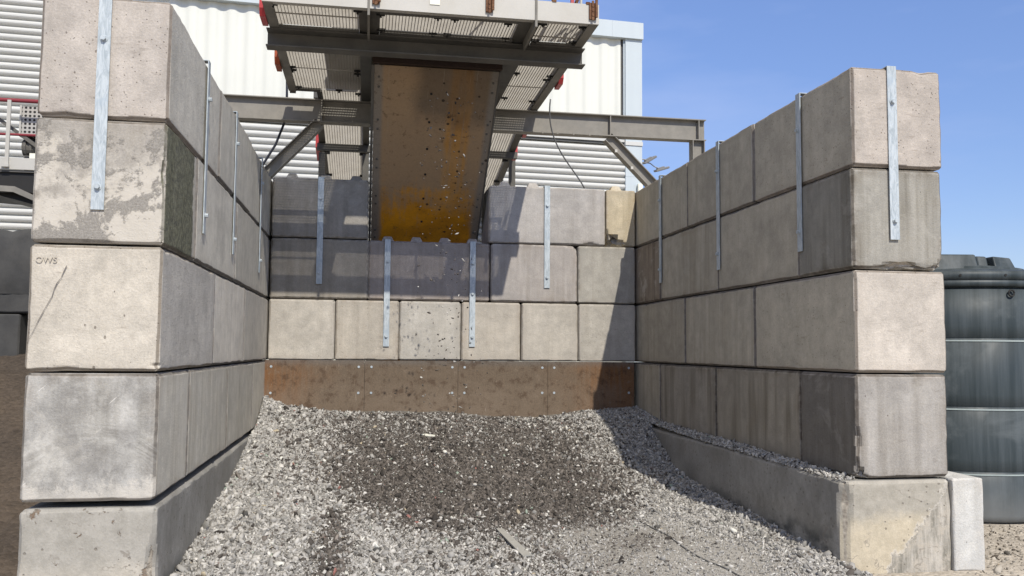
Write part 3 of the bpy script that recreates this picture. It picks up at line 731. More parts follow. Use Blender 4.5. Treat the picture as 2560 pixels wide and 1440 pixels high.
block(a, b, -2.717, -.94, Z[0], Z[1], 'stained block in the lowest tank-side course, just above the start of the ledge', (.30, .285, .255), .9, .1, .15, group=GT, side=(.33, .30, .25))
block(a, b, -.94, .80, Z[0], Z[1], 'narrow grey block in the lowest tank-side course, in the rear corner', (.32, .305, .28), .6, 0, .15, group=GT)
# rear wall: second course of six headers, then the notch
e6 = [XL + .012, -.474, .36, 1.187, 1.996, 2.79, XR - .012]
l6 = ['beige square block over the rusty plates, beside the soil-side wall', 'beige square block over the rusty plates, second from the soil-side wall, below a strap',
      'beige square block over the rusty plates, speckled with dark stones, third in its row', 'beige square block over the rusty plates, fourth in its row, crossed by a strap',
      'beige square block over the rusty plates, fifth in its row, without a strap', 'beige square block over the rusty plates, half in shadow, beside the tank-side wall']
for i in range(6):
    block(e6[i], e6[i + 1], 0, .8, Z[1], Z[2], l6[i], [(.475, .44, .385), (.45, .41, .35), (.44, .415, .37), (.46, .42, .36), (.46, .425, .37), (.44, .41, .36)][i], [.25, .5, .3, .4, .25, .3][i], 0, .5, group=GR, jit=.006)
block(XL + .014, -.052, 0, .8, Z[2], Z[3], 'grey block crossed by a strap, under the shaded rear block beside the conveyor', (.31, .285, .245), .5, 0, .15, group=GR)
bn = block(-.062, 1.568, .012, .8, Z[2], Z[3], 'long block forming the sill of the notch under the yellow plate, two straps on it', (.34, .30, .27), .45, .05, .2, group=GR)
block(1.568, 2.777, 0, .8, Z[2], Z[3], 'grey block with a chipped upper corner, rear wall, below the long top block', (.38, .35, .325), .55, .08, .15, group=GR, chip=.09, breaks=((1, -1, 1, .13, .05),))
block(2.777, XR - .014, 0, .8, Z[2], Z[3], 'greenish grey block below the yellowed one, rear wall, partly shaded', (.37, .35, .31), .45, 0, .2, group=GR)
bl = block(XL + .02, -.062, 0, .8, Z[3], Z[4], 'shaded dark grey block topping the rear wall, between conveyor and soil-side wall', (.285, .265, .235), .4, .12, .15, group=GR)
bt = block(1.538, 3.179, 0, .8, Z[3], Z[4], 'long pale block topping the rear wall, between conveyor and yellowed block', (.41, .385, .36), .4, 0, .15, group=GR)
by = block(3.185, XR - .010, .02, .8, Z[3], Z[4], 'small yellowed block with a broken lower corner, topping the rear wall', (.50, .43, .31), .55, .1, .5, group=GR, chip=.09, ch=.012, breaks=((-1, -1, -1, .20, .13), (-.2, -1, -1, .20, .07)))
def knobs(blk, xs, z):
    for x in xs:
        m = MB(); y = .13
        b0 = [(x - .085, y - .085, z - .01), (x + .085, y - .085, z - .01), (x + .085, y + .085, z - .01), (x - .085, y + .085, z - .01)]
        t0 = [(x - .05, y - .05, z + .062), (x + .05, y - .05, z + .062), (x + .05, y + .05, z + .062), (x - .05, y + .05, z + .062)]
        m.add(b0 + t0, [(0, 1, 2, 3), (4, 5, 6, 7), (0, 1, 5, 4), (1, 2, 6, 5), (2, 3, 7, 6), (3, 0, 4, 7)])
        o = m.build('knob', M['concrete'], None, bevel=.008)
        o.color = blk.color; o['stain'] = .3; o['bloom'] = 0.; o['pits'] = .2
        o.parent = blk; o.matrix_parent_inverse = Matrix.LocRotScale(blk.location, blk.rotation_euler, None).inverted()
knobs(bl, [-1.07, -.64, -.24], 3.193)
knobs(bn, [.19, .57, .95, 1.33], 2.393)
knobs(bt, [1.76, 2.16], 3.193)
knobs(by, [3.34], 3.193)
# faint letters scratched in two end blocks
def text_mesh(name, body, size, loc, rot, mat, parent, depth=.0015):
    cu = bpy.data.curves.new(name, 'FONT'); cu.body = body; cu.size = size; cu.extrude = depth; cu.align_x = 'CENTER'
    t = bpy.data.objects.new(name + '_tmp', cu); COL.objects.link(t)
    dg = bpy.context.evaluated_depsgraph_get(); me = bpy.data.meshes.new_from_object(t.evaluated_get(dg))
    bpy.data.objects.remove(t); bpy.data.curves.remove(cu)
    me.materials.clear(); o = link(name, me, mat)
    o.matrix_world = Matrix.LocRotScale(Vector(loc), rot, None)
    if parent:
        o.parent = parent; o.matrix_parent_inverse = Matrix.LocRotScale(parent.location, parent.rotation_euler, None).inverted()
    return o
from mathutils import Euler
byl = {o['label']: o for o in COL.objects if o.get('label')}
text_mesh('scratched_letters', 'OWS', .055, (-2.03, yl + .0025, 1.475), Euler((math.pi / 2, 0, 0)), M['etch'], byl['cleanest beige block below the mossy one, with a diagonal scratch on its end'])
text_mesh('scratched_letters', 'R.A.', .05, (4.30, yr + .0025, 1.47), Euler((math.pi / 2, 0, 0)), M['etch'], byl['brightest beige end block of the tank-side wall, level with the middle of the tank'])

sb = byl['cleanest beige block below the mossy one, with a diagonal scratch on its end']
m = MB(); r_ = random.Random(3); ps = []
for i in range(13):
    t_ = i / 12; ps.append((-1.906 - .205 * t_ + r_.uniform(-.006, .006), 1.457 - .46 * t_, .0010 + .0030 * r_.random() * (1.3 - t_)))
for (x0, z0, w0), (x1, z1, w1) in zip(ps[:-1], ps[1:]):
    m.add([(x0 - w0, yl - .001 + .0025, z0), (x0 + w0, yl + .0015, z0), (x1 + w1, yl + .0015, z1), (x1 - w1, yl + .0015, z1)], [(0, 1, 2, 3)])
sc_ = m.build('scratch', M['scratch']); sc_.parent = sb; sc_.matrix_parent_inverse = Matrix.LocRotScale(sb.location, sb.rotation_euler, None).inverted()
# ------------------------------------------------------------------ footings
def footing(x0, x1, y0, y1, z0, z1, label, mat, seed, big):
    def mask(P, i, j):
        if (i, j) == (0, 1) and P.y < 0 and big(P):   # vertical near corner broken away
            return .05 + .05 * mnoise.noise(Vector((seed, 2, P.z * 6))) + .02 * mnoise.noise(Vector((seed, 9, P.z * 25)))
        return 0
    me = block_mesh('concrete_footing', x1 - x0, y1 - y0, z1 - z0, seed, .022, .8, .14, mask)
    o = link('concrete_footing', me, mat); o.location = ((x0 + x1) / 2, (y0 + y1) / 2, (z0 + z1) / 2)
    return tag(o, label, 'footing')
footing(3.485, 4.386, -5.46, .3, -.82, -.012, 'tan footing with spalled streaky patch under the tank-side wall', M['base_tan'], 61, lambda P: P.x < 0)
footing(-2.125, -1.327, -5.79, .3, -.95, -.038, 'cream footing with brown pock marks under the soil-side wall', M['base_cream'], 62, lambda P: P.x > 0 and P.z < .24)
footing(-1.32, 3.48, .02, .8, -.82, .79, 'plain footing course behind the rusty plates', M['base_cream'], 63, lambda P: False)
m = block_mesh('kerb_block', .262, .9, .70, 71, .010, .9, .06)
o = link('kerb_block', m, M['concrete']); o.color = (.56, .555, .53, 1); o['stain'] = .45; o['bloom'] = .3; o['pits'] = .7; o['sided'] = 0.; o['seam'] = 0.; o['side_tone'] = [.5, .5, .48]; o.location = (4.526, -5.02, -.355); tag(o, 'pale narrow upright block beside the tan footing, in front of the tank', 'concrete block')

# ------------------------------------------------------------------ straps
def strap(face, u, ztop, zbot, label, bolts, length=.34, top_dir=1):
    """face: ('y', value) faces the camera, ('x', value, sign) faces along sign*x"""
    w, t = .039, .008
    root = empty('galvanised_strap', label, 'strap', 'galvanised straps holding the top blocks')
    m, bm_ = MB(), []
    if face[0] == 'y':
        y = face[1]
        root.location = (u, y, zbot)
        m.box(-w, w, -t - .002, -.002, 0, ztop - zbot + t)
        m.box(-w, w, -.002, length, ztop - zbot + .001, ztop - zbot + t)
        for zb in bolts:
            q = MB(); q.cyl((0, -t - .003, zb - zbot), (0, -t - .007, zb - zbot), .023, 16); q.cyl((0, -t - .007, zb - zbot), (0, -t - .026, zb - zbot), .0165, 6); bm_.append(q)
    else:
        x, sg = face[1], face[2]
        root.location = (x, u, zbot)
        def bx(m, a0, a1, y0, y1, z0, z1): m.box(min(a0 * sg, a1 * sg), max(a0 * sg, a1 * sg), y0, y1, z0, z1)
        bx(m, .002, t + .002, -w, w, 0, ztop - zbot + t)
        bx(m, -length, .002, -w, w, ztop - zbot + .001, ztop - zbot + t)
        for zb in bolts:
            q = MB(); q.cyl(((t + .003) * sg, 0, zb - zbot), ((t + .007) * sg, 0, zb - zbot), .023, 16); q.cyl(((t + .007) * sg, 0, zb - zbot), ((t + .026) * sg, 0, zb - zbot), .0165, 6); bm_.append(q)
    m.build('strap_bar', M['galv'], root, bevel=.0015)
    for q in bm_: q.build('bolt', M['galv'], root)
strap(('y', yl - .004), -1.742, 3.198, 1.812, 'broad steel strap on the end face of the soil-side wall, over the patchy block', [2.91, 1.957])
strap(('y', yr - .004), 3.972, 3.198, 1.830, 'bright steel strap on the end face of the tank-side wall, against the sky', [2.92, 1.977])
for u, l in ((-4.56, 'steel strap seen edge-on above the mossy block, nearest the wall end'), (-3.06, 'steel strap seen edge-on, middle one along the soil-side wall'), (-1.04, 'steel strap seen edge-on in the soil-side rear corner')):
    strap(('x', XL + .004, 1), u, 3.198, 1.835, l, [2.90, 1.98])
for u, l in ((-1.0, 'shaded steel strap on the tank-side wall, closest to the rear wall'), (-2.86, 'shaded steel strap on the tank-side wall, middle one of three'), (-4.63, 'shaded steel strap on the tank-side wall, closest to the wall end')):
    strap(('x', XR - .004, -1), u, 3.198, 1.82, l, [2.88, 1.99])
strap(('y', -.006), -.692, 3.198, 1.793, 'steel strap over the shaded dark block beside the conveyor', [2.92, 1.94])
strap(('y', -.006), .190, 2.398, .985, 'steel strap on the notch sill, below the darker edge of the yellow plate', [2.11, 1.12])
strap(('y', -.006), 1.327, 2.398, .99, 'steel strap on the notch sill with three bolts, next to the chipped block', [2.11, 1.70, 1.12])
strap(('y', -.006), 2.345, 3.198, 1.797, 'steel strap over the long pale block, in sunlight', [2.93, 1.94])

# ------------------------------------------------------------------ rusty liner plates
ex = [-1.351, -.078, 1.146, 2.364, 3.575]
lp = ['rusty plate with an orange edge at the rear wall foot, by the soil-side wall', 'greyish brown plate at the foot of the rear wall, joined to the orange-edged plate',
      'greyish brown plate at the foot of the rear wall, joined to the half-shaded plate', 'rusty steel plate half in shadow, at the tank-side end of the plate row']
for i in range(4):
    r = empty('rusty_plate', lp[i], 'steel plate', 'rusty plates lining the rear wall', (ex[i], -.008, .80))
    w = ex[i + 1] - ex[i] - .004
    MB().box(0, w, -.012, 0, -.9, [.004, .0, .002, .0][i]).build('plate_sheet', M['liner'], r)
    for bx in (.085, w - .075):
        for bz in (-.082, -.42):
            MB().cyl((bx, -.0125, bz), (bx, -.019, bz), .016, 12).build('bolt', M['galv'], r)

# ------------------------------------------------------------------ steel profiles
def ibeam_x(m, x0, x1, y, z0, z1, bf, tf=.014, tw=.010):
    """I section along x, centred on y"""
    m.box(x0, x1, y - bf / 2, y + bf / 2, z0, z0 + tf); m.box(x0, x1, y - bf / 2, y + bf / 2, z1 - tf, z1)
    m.box(x0, x1, y - tw / 2, y + tw / 2, z0 + tf, z1 - tf)
def grating(x0, x1, y0, y1, z, parent, pitch=.034, pitch_y=.034, mid=None, name='grating', depth=.0205, slope=0.0, zy0=None):
    m = MB()
    def zz(y): return z if not slope else z + slope * (y - y0)
    nx = int((x1 - x0) / pitch); ny = int((y1 - y0) / pitch_y)
    for i in range(ny + 1):
        y = y0 + (y1 - y0) * i / ny; q = zz(y)
        m.box(x0, x1, y - .0022, y + .0022, q, q + depth)
    for i in range(nx + 1):
        x = x0 + (x1 - x0) * i / nx
        p = [(x - .0025, y0, zz(y0) - .0015), (x + .0025, y0, zz(y0) - .0015), (x + .0025, y0, zz(y0) + depth + .001), (x - .0025, y0, zz(y0) + depth + .001)]
        m.prism(p, (0, y1 - y0, zz(y1) - zz(y0)))
    for b in (mid or []):
        q = zz(b); m.box(x0, x1, b - .012, b + .012, q - .006, q + depth - .001)
    return m.build(name, M['grate'], parent)

# ------------------------------------------------------------------ overhead platform
pf = empty('conveyor_platform', 'dusty steel walkway platform with mesh floor overhanging the bay', 'platform', None, (.58, -1.2, 4.44))
def P(m, name, mat, parent=pf, **kw):
    o = m.build(name, M[mat], None, **kw)
    o.parent = parent; o.matrix_parent_inverse = Matrix.Translation(parent.location).inverted()
    return o
ZB = 4.44
# outer stringers: channels with the flange turned in
for x0, sg, y1 in ((-1.17, 1, .35), (2.33, -1, .98)):
    m = MB(); xs = sorted((x0, x0 + sg * .010)); m.box(xs[0], xs[1], -2.735, y1, ZB, ZB + .2)
    xs = sorted((x0 + sg * .0105, x0 + sg * .10)); m.box(xs[0], xs[1], -2.735, y1, ZB, ZB + .012); m.box(xs[0], xs[1], -2.735, y1, ZB + .188, ZB + .2)
    P(m, 'stringer', 'steel')
# inner stringers
for x0, x1, y1 in ((-.205, .01, .98), (1.50, 1.72, .98)):
    m = MB(); m.box(x0, x1, -2.70, -1.862, 4.466, 4.478); m.box(x0, x1, -1.86, y1, 4.45, 4.464); xm = (x0 + x1) / 2 + (.0 if x0 < 0 else .03)
    m.box(x0, x0 + .008, -2.70, y1, 4.4785, 4.60); m.box(x1 - .008, x1, -2.70, y1, 4.4785, 4.60)
    P(m, 'stringer', 'steel_dark')
for x in (-.105, 1.645):
    P(MB().box(x - .012, x + .012, -2.772, -2.022, 4.365, 4.68), 'stiffener', 'steel')
# kick plate along the front
m = MB(); m.box(-1.17, 2.33, -2.760, -2.737, ZB, 4.655); m.box(-1.16, 2.32, -2.7365, -2.655, ZB + .012, ZB + .024)
P(m, 'kick_plate', 'kick')
m = MB(); m.box(-1.16, -.21, -2.06, -1.87, 4.4395, 4.47); m.box(.012, 1.498, -2.10, -1.87, 4.4395, 4.466); m.box(1.725, 2.32, -2.06, -1.87, 4.4395, 4.47)
m.box(.012, 1.498, -2.655, -2.58, 4.452, 4.463)
P(m, 'cross_angle', 'steel_dark')
# channel across the underside, open to the front
m = MB(); m.box(-1.205, 2.365, -1.878, -1.868, 4.252, 4.438); m.box(-1.205, 2.365, -2.02, -1.868, 4.4265, 4.4385); m.box(-1.205, 2.365, -2.03, -1.868, 4.238, 4.2505)
P(m, 'cross_beam', 'steel_dark')
m = MB(); m.box(-1.16, -.75, .30, .35, 4.445, 4.60); m.box(-.75, 2.32, .94, .98, 4.445, 4.60)
m.box(-1.16, -1.08, .36, .40, 4.425, 4.60)
P(m, 'end_member', 'steel_dark')
P(MB().box(-.80, -.74, .352, .94, 4.445, 4.60), 'stringer', 'steel_dark')
for x0, x1, y0, y1, mid in ((-1.075, -.206, -2.65, -2.035, [-2.36]), (.012, 1.498, -2.58, -2.07, []), (1.722, 2.235, -2.65, -2.035, [-2.19]), (-1.075, -.206, -1.905, .295, [-.55]), (1.722, 2.235, -1.905, .93, [-.3])):
    o = grating(x0, x1, y0, y1, 4.484, None, mid=mid); o.parent = pf; o.matrix_parent_inverse = Matrix.Translation(pf.location).inverted()
o = grating(-.735, -.206, .36, .93, 4.484, None); o.parent = pf; o.matrix_parent_inverse = Matrix.Translation(pf.location).inverted()
# grating clips
for x, y in ((-1.07, -2.63), (-.22, -2.60), (.02, -2.55), (.62, -2.57), (.80, -2.56), (1.38, -2.54), (.03, -2.11), (.60, -2.09), (.76, -2.10), (1.42, -2.09), (1.75, -2.60), (2.2, -2.58), (1.76, -2.10), (2.2, -2.11),
             (-1.05, -.62), (-1.05, -.50), (-.24, -.6), (-.24, -.48), (-1.03, .22), (-.5, .28), (-.24, .4), (1.75, -.9), (2.2, -.85), (1.77, .2), (2.18, .3), (2.18, -.7)):
    m = MB(); m.box(x - .045, x + .045, y - .014, y + .014, 4.452, 4.474); m.cyl((x, y, 4.43), (x, y, 4.47), .012, 8)
    P(m, 'grating_clip', 'black')
for x in (-.035, 1.140, 2.255):
    m = MB(); m.box(x - .035, x + .035, -2.785, -2.762, 4.485, 4.662); m.box(x - .012, x + .012, -2.80, -2.786, 4.47, 4.68)
    for q in (4.52, 4.57, 4.62): m.cyl((x, -2.78, q), (x, -2.806, q), .012, 8)
    P(m, 'stanchion_bracket', 'rust')
    P(MB().box(x + .025, x + .05, -2.81, -2.786, 4.50, 5.55), 'stanchion', 'rust')
for x in (1.30, 1.84, 2.21): P(MB().box(x - .022, x + .022, -2.768, -2.735, 4.650, 4.676), 'toe_clip', 'rust')
P(MB().cyl((-1.15, -2.79, 5.52), (2.31, -2.79, 5.52), .021, 12), 'handrail', 'red')
P(MB().box(2.055, 2.09, -2.62, -2.585, 4.64, 5.55), 'stanchion', 'red')
P(MB().cyl((1.84, -2.60, 4.64), (2.0, -2.60, 5.3), .02, 10), 'stay', 'rust')
P(MB().cyl((2.10, -2.45, 4.64), (2.34, -2.45, 5.3), .02, 10), 'stay', 'rust')
P(MB().box(2.155, 2.175, -2.64, -2.60, 4.60, 5.5), 'stanchion', 'kick')
for (x, y0, y1, z0, z1, mt) in ((-1.205, -2.42, -2.08, 4.43, 4.70, 'red'), (-1.20, -.95, -.60, 4.40, 4.68, 'orange'), (2.372, -.75, -.45, 4.42, 4.70, 'red')):
    m = MB(); m.prism([(x - .03, y0, z0 + .07), (x - .03, y0 + .05, z0), (x - .03, y1, z0), (x - .03, y1, z1), (x - .03, y0, z1)], (.06, 0, 0))
    P(m, 'red_bracket', mt)
# number plate
sg = P(MB().box(.52, .623, -2.768, -2.7615, 4.525, 4.660), 'number_plate', 'signface')
text_mesh('numerals', '280', .066, (.571, -2.7695, 4.585), Euler((math.pi / 2, 0, 0)), M['letter'], None, .0008)
t = COL.objects[-1]; t.parent = sg; t.matrix_parent_inverse = (Matrix.Translation(pf.location) @ sg.matrix_parent_inverse).inverted()

# drive motor standing on the platform: its shadow falls on the mesh
gm = empty('gear_motor', 'dark gear motor above the shaded patch of the platform mesh', 'motor', None, (-.4, -.75, 4.51))
m = MB(); m.cyl((-.36, -1.25, 4.80), (-.36, -.55, 4.80), .17, 20)
for i in range(12): m.cyl((-.36, -1.2 + i * .05, 4.80), (-.36, -1.185 + i * .05, 4.80), .19, 20)
P(m, 'motor_body', 'steel_dark', gm)
P(MB().box(-.58, -.15, -.54, -.08, 4.56, 4.98), 'gearbox', 'steel_dark', gm, bevel=.02)
P(MB().box(-.62, -.14, -1.2, -.05, 4.512, 4.555), 'motor_base', 'steel', gm)

# ------------------------------------------------------------------ supporting portal frame
sf = empty('portal_frame', 'grey steel portal frame of beam, braces and posts straddling the rear wall', 'steel frame', None, (1.3, .68, -.7))
YB0, ZT, ZL = .69, 4.425, 4.105
m = MB(); ibeam_x(m, -2.32, 4.90, YB0, ZL, ZT, .165)
P(m, 'beam', 'beam', sf)
for x in (-.745, 3.42, 4.79):
    m = MB(); m.box(x - .007, x + .007, YB0 - .080, YB0 - .0055, ZL + .0145, ZT - .0145); m.box(x - .007, x + .007, YB0 + .0055, YB0 + .080, ZL + .0145, ZT - .0145)
    P(m, 'stiffener', 'beam', sf)
def ibeam_dir(p0, p1, hgt, bf, tf=.012, tw=.009):
    """I section between two points in the plane y = const, web facing the camera"""
    p0, p1 = Vector(p0), Vector(p1); d = (p1 - p0); n = Vector((0, 1, 0)); s = d.normalized().cross(n).normalized()
    m = MB(); c = (p0 + p1) / 2; hl = d / 2
    m.obox(c + s * (hgt / 2 - tf / 2), hl, n * bf / 2, s * tf / 2); m.obox(c - s * (hgt / 2 - tf / 2), hl, n * bf / 2, s * tf / 2)
    m.obox(c, hl, n * tw / 2, s * (hgt / 2 - tf))
    return m
P(ibeam_dir((3.395, YB0, 4.10), (4.74, YB0, 2.76), .155, .15), 'brace', 'beam', sf)
P(ibeam_dir((-.775, YB0, 4.10), (-2.1, YB0, 2.67), .155, .15), 'brace', 'beam', sf)
for x in (4.785, -2.245):
    m = MB(); m.box(x - .095, x - .083, YB0 - .08, YB0 + .08, -.7, ZL - .001); m.box(x + .083, x + .095, YB0 - .08, YB0 + .08, -.7, ZL - .001); m.box(x - .083, x + .083, YB0 - .005, YB0 + .005, -.7, ZL - .001)
    P(m, 'post', 'beam', sf)
for x in (2.40, 2.62, 2.86, 3.1):
    P(MB().box(x - .012, x + .012, YB0 - .088, YB0 - .0835, ZL - .012, ZL + .022), 'beam_clip', 'beam', sf)
for t_ in (.12, .30, .52):
    c = Vector((3.395, YB0, 4.10)).lerp(Vector((4.74, YB0, 2.76)), t_) + Vector((-.055, -.085, -.055))
    P(MB().box(c.x - .018, c.x + .018, c.y - .008, c.y + .012, c.z - .02, c.z + .02), 'beam_clip', 'kick', sf)

# ------------------------------------------------------------------ inclined conveyor with the yellow plate
ic = empty('inclined_conveyor', 'steep conveyor underside with worn yellow plate dropping through the wall notch', 'conveyor', None, (.72, 1.0, 2.4))
d = Vector((0, 2.2, -1.85)).normalized(); nrm = Vector((0, -d.z, d.y)); nrm = Vector((0, d.z, -d.y))  # outward, toward the bay
if nrm.y > 0: nrm = -nrm
top = Vector((0, -1.32, 4.33)); Ln = 5.6
c0 = top + d * Ln / 2
X0, X1 = -.033, 1.468
P(MB().obox(c0 + Vector(((X0 + X1) / 2, 0, 0)), Vector(((X1 - X0) / 2, 0, 0)), d * Ln / 2, nrm * .006), 'chute_plate', 'chute', ic)
for x, hw in ((X0 - .0185, .0165), (X1 + .012, .010)):
    P(MB().obox(c0 + Vector((x, 0, 0)) - nrm * .17, Vector((hw, 0, 0)), d * Ln / 2, nrm * .185), 'side_panel', 'steel_dark', ic)
P(MB().box(X0 - .02, X1 + .03, -1.40, -1.335, 4.335, 4.437), 'head_lip', 'lip', ic)
P(MB().box(.02, 1.49, -1.80, .90, 4.50, 4.98), 'head_housing', 'steel_dark', ic)
for k in range(9):
    for s_ in (.16, .30):
        for x in (X0 + .055, X1 - .055):
            b = top + d * (k * .62 + s_) + Vector((x, 0, 0))
            P(MB().cyl(b + nrm * .0065, b + nrm * .017, .014, 8), 'bolt', 'steel_dark', ic)
for k in range(8):
    b = top + d * (.36 + k * .42) + Vector((.665, 0, 0)); P(MB().cyl(b + nrm * .0065, b + nrm * .016, .016, 8), 'bolt', 'black', ic)
P(MB().box(X0, X1, -1.2, 1.0, 4.34, 4.345).obox(Vector((.72, .6, 3.5)), Vector((.70, 0, 0)), d * 2.2, nrm * .03), 'conveyor_belt', 'black', ic)

# ------------------------------------------------------------------ inclined walkways behind
def walkway(x0, x1, label, outer):
    r = empty('inclined_walkway', label, 'walkway', 'sloping mesh walkways behind the rear wall', ((x0 + x1) / 2, 1.0, 4.0))
    y0, y1 = 1.0, 9.0; s = -.172
    zf = lambda y: 4.40 + s * (y - 1.9)
    o = grating(x0 + .10, x1 - .10, y0, y1, zf(y0) + .02, None, pitch=.040, pitch_y=.045, slope=s); o.parent = r; o.matrix_parent_inverse = Matrix.Translation(r.location).inverted()
    for x in (x0, x1 - .10):
        m = MB(); m.prism([(x, y0, zf(y0)), (x + .10, y0, zf(y0)), (x + .10, y0, zf(y0) + .15), (x, y0, zf(y0) + .15)], (0, y1 - y0, s * (y1 - y0)))
        P(m, 'stringer', 'steel_dark', r)
    P(MB().box(x0 - .03, x1 + .03, 2.58, 2.68, 4.155, 4.262), 'cross_member', 'steel_dark', r)
    P(MB().box(x0 - .03, x1 + .03, 5.6, 5.7, 3.62, 3.74), 'cross_member', 'steel_dark', r)
    for ya, yb, off in ((1.85, 2.0, 0), (2.75, 3.35, 0), (4.6, 4.8, 0)):
        xo = outer
        m = MB(); m.prism([(xo - .03, ya, zf(ya) - .02), (xo - .03, yb, zf(yb) - .02), (xo - .03, yb, zf(yb) + .28), (xo - .03, ya, zf(ya) + .28)], (.06, 0, 0))
        P(m, 'red_bracket', 'red', r)
    for ya in (1.7, 3.0, 4.0):
        for x in (x0 + .11, x1 - .11):
            P(MB().box(x - .05, x + .05, ya - .02, ya + .02, zf(ya) - .03, zf(ya) + .012), 'grating_clip', 'black', r)
    for ya in (2.63, 5.65):
        for x in ((x0 + .05, x1 - .05)):
            P(MB().box(x - .05, x + .05, ya - .05, ya + .05, -.7, zf(ya) - .16), 'leg', 'steel_dark', r)
walkway(-.885, -.085, 'sloping mesh walkway behind the shaded top block, on the soil side of the conveyor', -.92)
walkway(1.60, 2.335, 'sloping mesh walkway on the tank side of the conveyor, in front of half-round cladding', 2.37)

# cables
cb = MB(); pts = []
A, B_ = Vector((2.41, .12, 4.46)), Vector((2.96, .35, 3.26))
for i in range(25):
    t_ = i / 24
    p = A.lerp(B_, t_); p.x += -.17 * math.sin(math.pi * t_) ** 1.0 * (1 - t_) * 1.3; p.z += -.10 * math.sin(math.pi * t_)
    p.y = .12 + .46 * min(1, 0) + (B_.y - A.y) * t_
    pts.append(p)
tag(cb.tube(pts, .010, 8).build('hanging_cable', M['cable'], smooth=True), 'thin grey cable hanging from the platform to the long pale block', 'cable')
pts = [Vector((-1.235, .72, 4.75)), Vector((-1.235, .78, 4.45)), Vector((-1.27, .82, 4.1)), Vector((-1.38, .84, 3.8)), Vector((-1.55, .84, 3.5)), Vector((-1.70, .84, 3.3)), Vector((-1.8, .84, 3.21))]
tag(MB().tube(pts, .017, 8).build('hanging_hose', M['cable_dark'], smooth=True), 'dark hose hanging down behind the portal beam near the soil-side wall', 'hose')

# ------------------------------------------------------------------ clad building behind
RZ = math.radians(3.6)
bd = empty('clad_building', 'tall industrial shed clad in ivory and half-round grey sheeting', 'building', None, (5.615, 6.0, -.7), RZ)
zo = .7   # local z = world z + .7
def Q(m, name, mat, smooth=False, bevel=0):
    return m.build(name, M[mat], bd, smooth=smooth, bevel=bevel)
def half_round(x0, x1, z0, z1, pitch=.1335, dep=.075):
    m = MB(); n = int((z1 - z0) / pitch); seg = 7
    prof = []
    for i in range(n):
        b = z0 + i * pitch
        prof += [(0.0, b), (-.003, b + .008)] 
        for k in range(seg + 1):
            t_ = math.pi * k / seg
            prof.append((-.004 - dep * math.sin(t_), b + .010 + (pitch - .016) * (1 - math.cos(t_)) / 2))
    prof.append((0, z0 + n * pitch))
    vs = [(x, y, z) for (y, z) in prof for x in (x0, x1)]
    fs = [(2 * i, 2 * i + 1, 2 * i + 3, 2 * i + 2) for i in range(len(prof) - 1)]
    m.add(vs, fs); return m
def end_cap(m, x, z0, z1): return m
def vert_sheet(x0, x1, z0, z1, pitch=.36, dep=.036):
    m = MB(); pr = []; n = int(abs(x1 - x0) / pitch * 16)
    for i in range(n + 1):
        x = x0 + (x1 - x0) * i / n; ph = ((x - x0) / pitch) % 1
        s_ = .5 + .5 * math.cos(2 * math.pi * ph); s_ = s_ * s_ * (3 - 2 * s_)
        pr.append((x, -dep * s_))
    vs = [(x, y, z) for (x, y) in pr for z in (z0, z1)]
    m.add(vs, [(2 * i, 2 * i + 2, 2 * i + 3, 2 * i + 1) for i in range(len(pr) - 1)]); return m
XC = -10.2
Q(MB().box(-32, -.01, .06, 26, 0, 7.9 + zo), 'shed_wall', 'clad_v')
Q(half_round(XC + .02, -.372, 2.2 + zo, 5.30 + zo), 'half_round_cladding', 'clad_h')
Q(half_round(-32, XC - .02, 0.0, 9.5 + zo), 'half_round_cladding', 'clad_h')
Q(MB().box(-32, XC - .02, .05, 4, 7.9 + zo + .002, 9.5 + zo), 'shed_wall', 'clad_v')
Q(vert_sheet(-.46, XC + .02, 5.50 + zo, 7.585 + zo), 'sheet_cladding', 'clad_v', True)
m = MB(); m.box(XC, -.372, -.055, .055, 5.36 + zo, 5.44 + zo); m.box(XC, -.372, -.085, .055, 5.442 + zo, 5.475 + zo)
Q(m, 'drip_flashing', 'clad_h')
Q(MB().box(XC, -.372, -.02, .055, 5.305 + zo, 5.358 + zo), 'shadow_gap', 'groove')
m = MB(); m.box(-.372, .0, -.10, .3, 5.37 + zo, 7.585 + zo); m.box(-.372, .0, -.094, .3, 0, 5.285 + zo); m.box(-.372, .004, -.097, .3, 4.62 + zo, 4.64 + zo)
Q(m, 'corner_flashing', 'flash')
Q(MB().box(-.38, .01, -.115, .3, 5.287 + zo, 5.368 + zo), 'band_flashing', 'clad_h')
Q(MB().box(-.46, -.374, -.012, .055, 5.48 + zo, 7.584 + zo), 'gasket_strip', 'groove')
Q(MB().box(-.405, -.374, -.06, -.013, 5.48 + zo, 7.584 + zo), 'gasket_strip', 'flash')
m = MB()
for x0, x1 in ((-.69, .012), (-4.0, -.692), (-7.3, -4.002), (XC, -7.302)): m.box(x0, x1, -.16, .35, 7.587 + zo, 7.94 + zo)
Q(m, 'fascia', 'flash')
Q(MB().box(-.02, .03, -.11, .2, 4.50 + zo, 4.53 + zo), 'corner_cap', 'steel')
